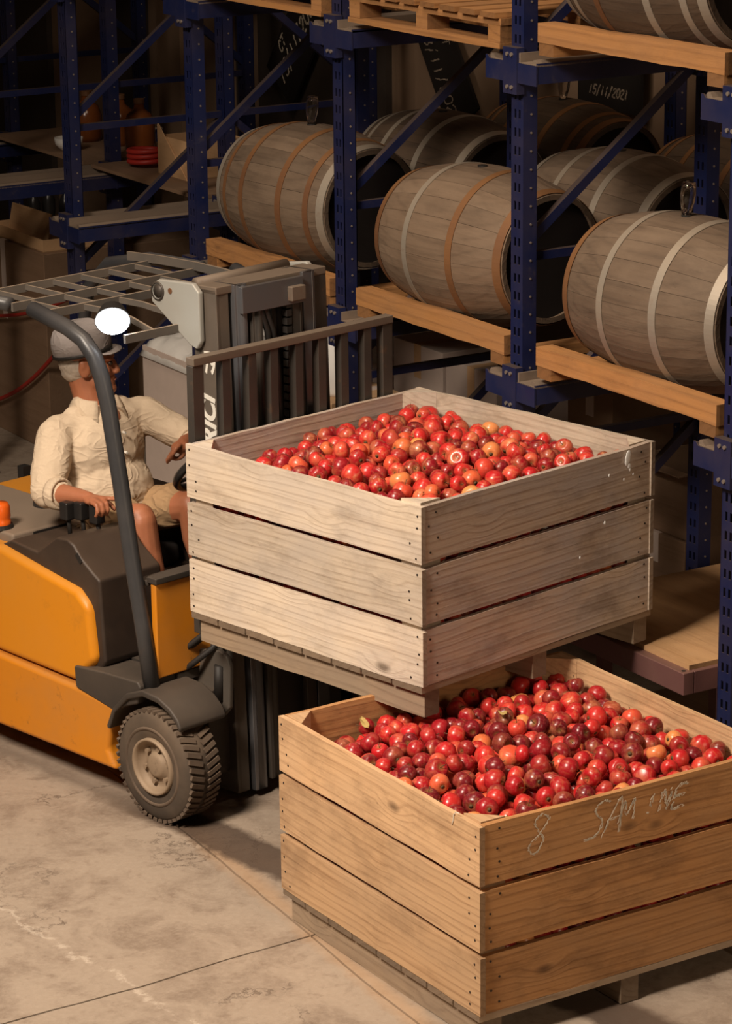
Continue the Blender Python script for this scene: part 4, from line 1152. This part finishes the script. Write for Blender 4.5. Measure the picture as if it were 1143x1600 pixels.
# legs
for s, v, kz in ((1, .335, .985), (-1, .60, .985)):
    H_, K_, A_ = Vector((-2.26, .45 + (v - .45) * .7, .885)), Vector((-1.885, v, kz)), Vector((-1.765, v + .005, .62))
    b.cap(H_, K_, .085, .062); b.cap(K_ + Vector((.012, 0, -.01)), K_.lerp(A_, .35) + Vector((-.012, 0, 0)), .060, .060); b.cap(K_.lerp(A_, .35) + Vector((-.012, 0, 0)), A_, .060, .038)
    b.cap(A_, A_ + Vector((.0, 0, -.06)), .038, .036); b.cap(A_ + Vector((-.03, 0, -.065)), A_ + Vector((.12, 0, -.072)), .034, .028)
body = organic(b, 'body', M['skin'], .0055, 3)
for s in (-1, 1):
    e = MB().ell(hp(.083, s * .030, .006), (.012, .012, .010), HR, 12).build('eye', M['eye'], per, True); e.location = -PO
lp = MB().ell(hp(.1025, 0, -.0645), (.004, .022, .003), HR, 12).build('mouth', M['lip'], per, True); lp.location = -PO
# shirt with rolled sleeves
b = MB()
b.ell((-2.255, .45, 1.175), (.150, .205, .195)); b.ell((-2.225, .45, 1.02), (.165, .205, .175)); b.ell((-2.22, .455, .93), (.165, .20, .10))
b.cap((-2.285, .27, 1.275), (-2.235, .63, 1.29), .070, .070); b.cap((-2.285, .35, 1.315), (-2.255, .55, 1.325), .052, .052)
b.cap(RS, RS.lerp(RE, .55), .072, .074); b.cap(RS.lerp(RE, .55), RE, .076, .066); b.cap(RE, RE.lerp(RW, .26), .066, .058)
b.cap(LS, LS.lerp(LE, .55), .072, .072); b.cap(LS.lerp(LE, .55), LE, .074, .062); b.cap(LE, LE.lerp(LW, .22), .062, .056)
shirt = organic(b, 'shirt', M['linen'], .007, 6, (.022, .16))
def cuff(P, Q, r, name='sleeve_cuff'):
    d = (Q - P).normalized(); q = d.to_track_quat('Z', 'Y').to_matrix().to_4x4()
    o = MB().lathe([(r * .86, -.022), (r, -.024), (r * 1.05, -.010), (r * 1.05, .012), (r, .024), (r * .84, .022), (r * .84, -.02)], 24, Matrix.Translation(P) @ q).build(name, M['linen'], shirt, True)
    return o
for c in (cuff(RE.lerp(RW, .30), RW, .062), cuff(LE.lerp(LW, .26), LW, .058)):
    pass
# collar: a raised folded band open at the throat
nb = Vector((-2.280, .452, 1.388)); ndir = (hp(-.03, 0, -.06) - Vector((-2.285, .452, 1.31))).normalized()
b = MB()
NQ = 26; ring = []
fx = Vector((1, -.05, 0)).normalized(); sx = Vector((fx.y, -fx.x, 0))
for k in range(NQ + 1):
    a = math.radians(34) + (2 * PI - math.radians(68)) * k / NQ
    dirv = fx * math.cos(a) + sx * math.sin(a)
    fr = abs(math.cos(a / 2))                        # 1 towards the front
    c0 = nb + Vector((.010, 0, -.004 - .020 * fr))
    dn = .020 + .042 * fr ** 3; ou = .112 + .020 * fr ** 4
    ring.append([c0 + dirv * .070 + Vector((0, 0, .020)), c0 + dirv * .078 + Vector((0, 0, .024)), c0 + dirv * .088 + Vector((0, 0, .016)), c0 + dirv * ou + Vector((0, 0, -dn)), c0 + dirv * (ou - .006) + Vector((0, 0, -dn - .006)), c0 + dirv * .074 + Vector((0, 0, -.02))])
vr = [[b.bm.verts.new(p) for p in r_] for r_ in ring]
for A, B in zip(vr, vr[1:]):
    for i in range(6): b.bm.faces.new((A[i], A[(i + 1) % 6], B[(i + 1) % 6], B[i]))
b.bm.faces.new(vr[0]); b.bm.faces.new(vr[-1][::-1])
b.build('collar', M['linen'], shirt, True)
# placket buttons
for z_ in (1.27, 1.19, 1.11, 1.03):
    u_ = -2.255 + .150 * math.sqrt(max(.05, 1 - ((z_ - 1.205) / .195) ** 2 * .8)) + .012
    MB().cyl((u_ - .012, .452, z_), (u_ + .003, .452, z_), .0055, seg=10).build('button', M['white_text'], shirt)
# shorts, boots
b = MB()
b.ell((-2.25, .45, .90), (.16, .185, .095))
for v in (.335, .60):
    b.cap((-2.24, .45 + (v - .45) * .72, .895), (-1.985, v, .965), .100, .088)
organic(b, 'shorts', M['khaki'], .008, 4, (.018, .07))
for v in (.335, .60):
    b = MB(); A_ = Vector((-1.765, v + .005, .62))
    b.cap(A_ + Vector((0, 0, .04)), A_ + Vector((0, 0, -.05)), .047, .050); b.cap(A_ + Vector((-.03, 0, -.058)), A_ + Vector((.13, 0, -.066)), .042, .038)
    organic(b, 'boot', M['black'], .008, 3)
# hair and cap
b = MB(); b.ell(hp(-.034, 0, -.004), (.092, .084, .068), HR); b.ell(hp(-.055, 0, -.035), (.06, .07, .05), HR)
organic(b, 'hair', M['hair'], .006, 3, (.006, .012))
CT = HR.to_4x4(); capM = Matrix.Translation(hp(-.030, 0, .052)) @ CT @ Matrix.Rotation(-.22, 4, 'Y')
b = MB().lathe([(.112, -.012), (.118, .0), (.119, .03), (.114, .062), (.098, .092), (.066, .112), (.03, .120), (.0001, .121)], 36, capM @ Matrix.Diagonal((1.0, .88, 1, 1)))
cp_ = organic(b, 'cap', M['felt'], .006, 1); cp_.modifiers.clear()
so = cp_.modifiers.new('solid', 'SOLIDIFY'); so.thickness = .006
b = MB().lathe([(.1175, -.014), (.1215, -.014), (.1225, -.001), (.1185, -.001), (.1175, -.014)], 36, capM @ Matrix.Diagonal((1.0, .88, 1, 1)))
b.build('cap_band', M['black'], cp_, True)
br = MB(); poly = []
for k in range(17):
    a = -1.05 + 2.1 * k / 16
    poly.append((.112 * math.cos(a), .098 * math.sin(a)))
poly2 = [(.112 + .045 * math.cos((-1 + 2 * k / 16) * 1.35) * 1.0 + .0, .098 * math.sin(-1.05 + 2.1 * k / 16)) for k in range(17)]
br.prism(poly + poly2[::-1], -.012, -.006, 'z'); bmesh.ops.transform(br.bm, matrix=capM @ Matrix.Rotation(.12, 4, 'Y'), verts=br.bm.verts)
br.build('cap_brim', M['felt'], cp_, True)

# ================================================================== CLUTTER IN AND UNDER THE RACK
def carton(u0, u1, v0, v1, z0, z1, label, mat='carton', flaps=False, rz=0, name='carton', group='cartons under the rack'):
    cu, cv = (u0 + u1) / 2, (v0 + v1) / 2; w, d, h = (u1 - u0), (v1 - v0), (z1 - z0)
    r = empty(name, RK, (cu, cv, z0), rz=rz, label=label, cat='box', group=group)
    t = .006; m = M[mat]
    if flaps:
        for a, b_ in (((-w / 2, -d / 2), (w / 2, -d / 2 + t)), ((-w / 2, d / 2 - t), (w / 2, d / 2)), ((-w / 2, -d / 2 + t), (-w / 2 + t, d / 2 - t)), ((w / 2 - t, -d / 2 + t), (w / 2, d / 2 - t))):
            MB().box((*a, 0), (*b_, h)).build('side', m, r)
        MB().box((-w / 2, -d / 2, 0), (w / 2, d / 2, t)).build('bottom', m, r)
    else:
        MB().box((-w / 2, -d / 2, 0), (w / 2, d / 2, h)).build('body', m, r, bevel=.004)
        MB().box((-.03, -d / 2 - .0008, h * .6), (.03, d / 2 + .0008, h + .0012)).build('tape', M['carton_pale'] if mat != 'carton_pale' else M['carton'], r)
    return r
carton(-1.22, -.78, 1.02, 1.45, 0, .42, 'brown carton at the bottom of the left stack under the middle barrel', 'carton_dark')
carton(-1.20, -.80, 1.04, 1.42, .42, .82, 'brown carton in the middle of the left stack under the middle barrel', 'carton_dark')
carton(-1.19, -.86, 1.05, 1.38, .82, 1.20, 'brown carton on top of the left stack beside the blue brace', 'carton_dark')
carton(-.72, -.28, 1.02, 1.46, 0, .34, 'lowest brown carton in the stack beside the plywood trolley', 'carton_dark')
carton(-.72, -.30, 1.02, 1.44, .34, .66, 'second brown carton in the stack beside the plywood trolley', 'carton_dark')
cf = carton(-.70, -.30, 1.04, 1.42, .66, .95, 'open brown carton on top of the stack beside the plywood trolley', 'carton_dark', True)
MB().bar((-.20, -.19, .29), (-.32, -.19, .34), .38, .006).build('flap', M['carton_dark'], cf) if False else MB().box((-.2, -.25, .286), (.2, -.19, .292)).build('flap', M['carton_dark'], cf)
carton(-2.55, -2.11, 1.0, 1.42, 0, .72, 'tall pale carton hidden low behind the raised bin', 'carton_pale')
carton(-2.55, -2.12, 1.0, 1.42, .72, 1.12, 'pale grey carton on the left of the pair behind the raised bin', 'carton_pale')
carton(-2.09, -1.66, 1.0, 1.42, 0, .72, 'tall pale carton low beside the middle upright', 'carton_pale')
carton(-2.09, -1.67, 1.0, 1.42, .72, 1.10, 'pale grey carton on the right of the pair behind the raised bin', 'carton_pale')
# pale bin with crumpled liner behind the driver
wb = carton(-3.80, -2.80, .30, 1.20, 0, .93, 'large pale carton with a crumpled white plastic liner behind the driver', 'carton_pale', True)
b = MB(); nx, ny = 26, 22; vs = []
for i in range(nx + 1):
    row = []
    for j in range(ny + 1):
        x = -.515 + 1.03 * i / nx; y = -.465 + .93 * j / ny
        e = min(i, nx - i, j, ny - j)
        z = .945 + .10 * mnoise.noise(Vector((x * 6, y * 6, 1))) + .05 * mnoise.noise(Vector((x * 15, y * 15, 4))) + .03
        if e == 0: z = .88
        elif e == 1: z = .95 + .02 * mnoise.noise(Vector((x * 20, y * 20, 0)))
        row.append(b.bm.verts.new((x, y, z)))
    vs.append(row)
for i in range(nx):
    for j in range(ny): b.bm.faces.new((vs[i][j], vs[i + 1][j], vs[i + 1][j + 1], vs[i][j + 1]))
lo = b.build('liner', M['white_liner'], wb, True); sm = lo.modifiers.new('solid', 'SOLIDIFY'); sm.thickness = .004
# big dark carton at the far left with an open box of bottles on it
carton(-6.40, -5.32, .48, 1.45, 0, 1.12, 'large dark brown pallet carton on the floor at the far left', 'carton_dark')
oc = carton(-6.05, -5.36, .50, .98, 1.12, 1.19, 'open shallow cardboard box with a raised flap at the left edge', 'carton', True)
fq = [RK.px(x, y, 1, .60) for x, y in ((20, 316), (81, 335), (74, 380), (14, 380))]
fl = MB().prism([(q.x + 5.705, max(.004, q.z - 1.12)) for q in fq], -.143, -.137).build('flap', M['carton'], oc)
for k, (u_, v_) in enumerate(((-5.90, .70), (-5.96, .82), (-5.78, .84))):
    g = empty('bottle', RK, (u_, v_, 1.128), label=('dark bottle standing nearest the edge in the open left box', 'dark bottle at the back of the open left box', 'dark bottle beside the raised flap of the open left box')[k], cat='bottle', group='bottles in the open box')
    MB().lathe([(.0001, 0), (.036, 0), (.038, .01), (.038, .17), (.03, .20), (.014, .225), (.013, .28), (.0001, .28)], 18).build('glass', M['black_gloss'], g, True)
    MB().cyl((0, 0, .262), (0, 0, .288), .0155, seg=12).build('foil', M['chrome'], g)
# shelf boards with jars in the left lanes
for lane, lab in ((-5, 'plywood shelf board with jars at the far left'), (-4, 'plywood shelf board left of the forklift roof')):
    o = MB().box((lane * SPC + .05, .70, Z1 + .030), ((lane + 1) * SPC - .05, 1.35, Z1 + .048)).build('shelf_board', M['carton_dark'])
    o.location = RK.o; o.rotation_euler = RK.rot; tag(o, lab, 'shelf', 'shelf boards')
ZS = Z1 + .0485
def jar(u, v, label, r=.085, h=.26, mat='amber'):
    g = empty('glass_jar', RK, (u, v, ZS), label=label, cat='jar', group='amber jars')
    MB().lathe([(.0001, 0), (r * .92, 0), (r, .03), (r, h * .55), (r * .8, h * .75), (r * .35, h * .88), (r * .3, h), (.0001, h)], 22).build('glass', M[mat], g, True)
    MB().cyl((0, 0, h - .005), (0, 0, h + .02), r * .36, seg=14).build('stopper', M['hoop_rust'], g)
q0 = Vector((-5.66, 1.02)); q1 = Vector((-5.44, 1.10)); q2 = Vector((-5.90, .95))
jar(q0.x, q0.y + .12, 'amber glass jar behind the white bowl on the left shelf'); jar(q1.x, q1.y + .05, 'amber glass jar on the left shelf close to the blue upright'); jar(q2.x, q2.y + .10, 'amber glass jar at the left end of the left shelf')
p = Vector((-5.62, .80))
o = MB().lathe([(.0001, 0), (.04, 0), (.075, .04), (.08, .075), (.074, .075), (.06, .03), (.0001, .012)], 28).build('bowl', M['white_liner'], None, True); o.location = RK.g(p.x, p.y, ZS); tag(o, 'white bowl on the left shelf in front of the jars', 'bowl')
p = Vector((-4.90, .92))
pts = []
for k in range(64):
    a = 2 * PI * k / 20; pts.append(Vector((.10 * math.cos(a), .10 * math.sin(a), .016 + .028 * k / 20)))
o = MB().tube(pts, .014, 8).build('coiled_hose', M['red'], None, True); o.location = RK.g(p.x, p.y, ZS); tag(o, 'coiled red hose on the shelf behind the left upright', 'hose')
p = Vector((-4.52, .92))
sf = carton(p.x - .16, p.x + .16, p.y - .04, p.y + .28, ZS, ZS + .20, 'small tan carton with a slanted flap on the shelf behind the uprights', 'carton', True, group='cartons on the shelves')
MB().prism([(-.16, .0), (.16, .0), (-.16, .27)], -.17, -.164).build('flap', M['carton'], sf)
# red strap hanging past the large left carton
a_ = RK.px(-12, 628, 1, .44); b2_ = RK.px(95, 543, 1, .44)
o = MB().tube([RK.g(*a_.lerp(b2_, t)) + Vector((0, 0, -.05 * math.sin(PI * t))) for t in [k / 10 for k in range(11)]], .012, 8).build('red_strap', M['red'], None, True); tag(o, 'thin red strap hanging slantwise in front of the large left carton', 'strap')
a_ = RK.px(-12, 494, 1, .43); b2_ = RK.px(115, 464, 1, .43)
o = MB().tube([RK.g(*a_.lerp(b2_, t)) + Vector((0, 0, -.03 * math.sin(PI * t))) for t in [k / 10 for k in range(11)]], .010, 8).build('red_strap', M['red'], None, True); tag(o, 'thin red strap running level just below the forklift roof bars', 'strap')
# hand truck behind the mast
hp0 = RK.px(425, 640, 1, 1.45)
ht = empty('hand_truck', RK, (hp0.x, hp0.y, 0), label='black hand truck with chrome bars seen through the forklift mast', cat='hand truck')
for s in (-.14, .14):
    MB().tube([(s, -.02, .12), (s, .0, .45), (s, .06, .80), (s * .9, .12, 1.0), (s * .5, .16, 1.1)], .018, 10).build('side_tube', M['black_gloss'], ht, True)
    MB().tube([(s * .6, -.02, .16), (s * .6, .02, .5), (s * .6, .08, .82)], .008, 8).build('chrome_bar', M['chrome'], ht, True)
    w = MB().cyl((s * 1.25 - .03, .05, .12), (s * 1.25 + .03, .05, .12), .12, seg=24).build('wheel', M['rubber'], ht, bevel=.02)
MB().box((-.18, -.22, .0), (.18, .0, .012)).build('toe_plate', M['black'], ht)
MB().cyl((-.17, .05, .12), (.17, .05, .12), .012, seg=10).build('axle', M['chrome'], ht)
MB().box((-.14, -.01, .45), (.14, .01, .49)).build('cross_bar', M['black'], ht)
# plywood-topped trolley on the right
TZ = .69
tr = empty('trolley', RK, (.55, .62, 0), label='plywood topped trolley with purple brown steel frame right of the raised bin', cat='trolley')
U0, U1, V0, V1 = -.46, .50, -.64, .62
MB().box((U0 + .03, V0 + .04, TZ), (U1 - .02, V1 - .03, TZ + .018)).build('plywood_top', M['ply'], tr)
for a, c in (((U0, V0), (U1, V0 + .05)), ((U0, V1 - .05), (U1, V1)), ((U0, V0 + .05), (U0 + .05, V1 - .05)), ((U1 - .05, V0 + .05), (U1, V1 - .05))):
    MB().box((*a, TZ - .085), (*c, TZ)).build('frame_rail', M['steel_purple'], tr, bevel=.004)
for u_, v_ in ((-.17, V0 + .14), (U1 - .12, V0 + .25), (U0 + .08, V1 - .12), (U1 - .12, V1 - .12)):
    MB().box((u_ - .022, v_ - .022, .16), (u_ + .022, v_ + .022, TZ - .085)).build('leg', M['steel_purple'], tr)
    g = MB().cyl((u_ - .02, v_, .09), (u_ + .02, v_, .09), .09, seg=24).build('caster', M['rubber'], tr, bevel=.01)
MB().box((U0 + .03, V0 + .06, .20), (U1 - .05, V1 - .06, .23)).build('lower_shelf', M['carton_dark'], tr)
# bolt holes at the near corner
MB().cyl((U1 - .025, V0 + .02, TZ), (U1 - .025, V0 + .02, TZ + .001), .009, seg=10).build('bolt_hole', M['black'], tr)
# white jug with green cap seen through the mast
jg = RK.px(524, 560, 1, .42)
g = empty('jug', RK, (jg.x, jg.y, jg.z - .16), label='white plastic jug with a green cap behind the mast', cat='jug')
MB().lathe([(.0001, 0), (.08, 0), (.085, .02), (.085, .22), (.06, .27), (.03, .29), (.03, .31), (.0001, .31)], 20).build('body', M['white_liner'], g, True)
MB().cyl((0, 0, .30), (0, 0, .345), .035, seg=14).build('cap', M['green'], g)
cz = jg.z - .16
carton(jg.x - .12, jg.x + .16, jg.y - .12, jg.y + .25, 0, cz, 'tan carton standing under the white jug behind the mast', 'carton')
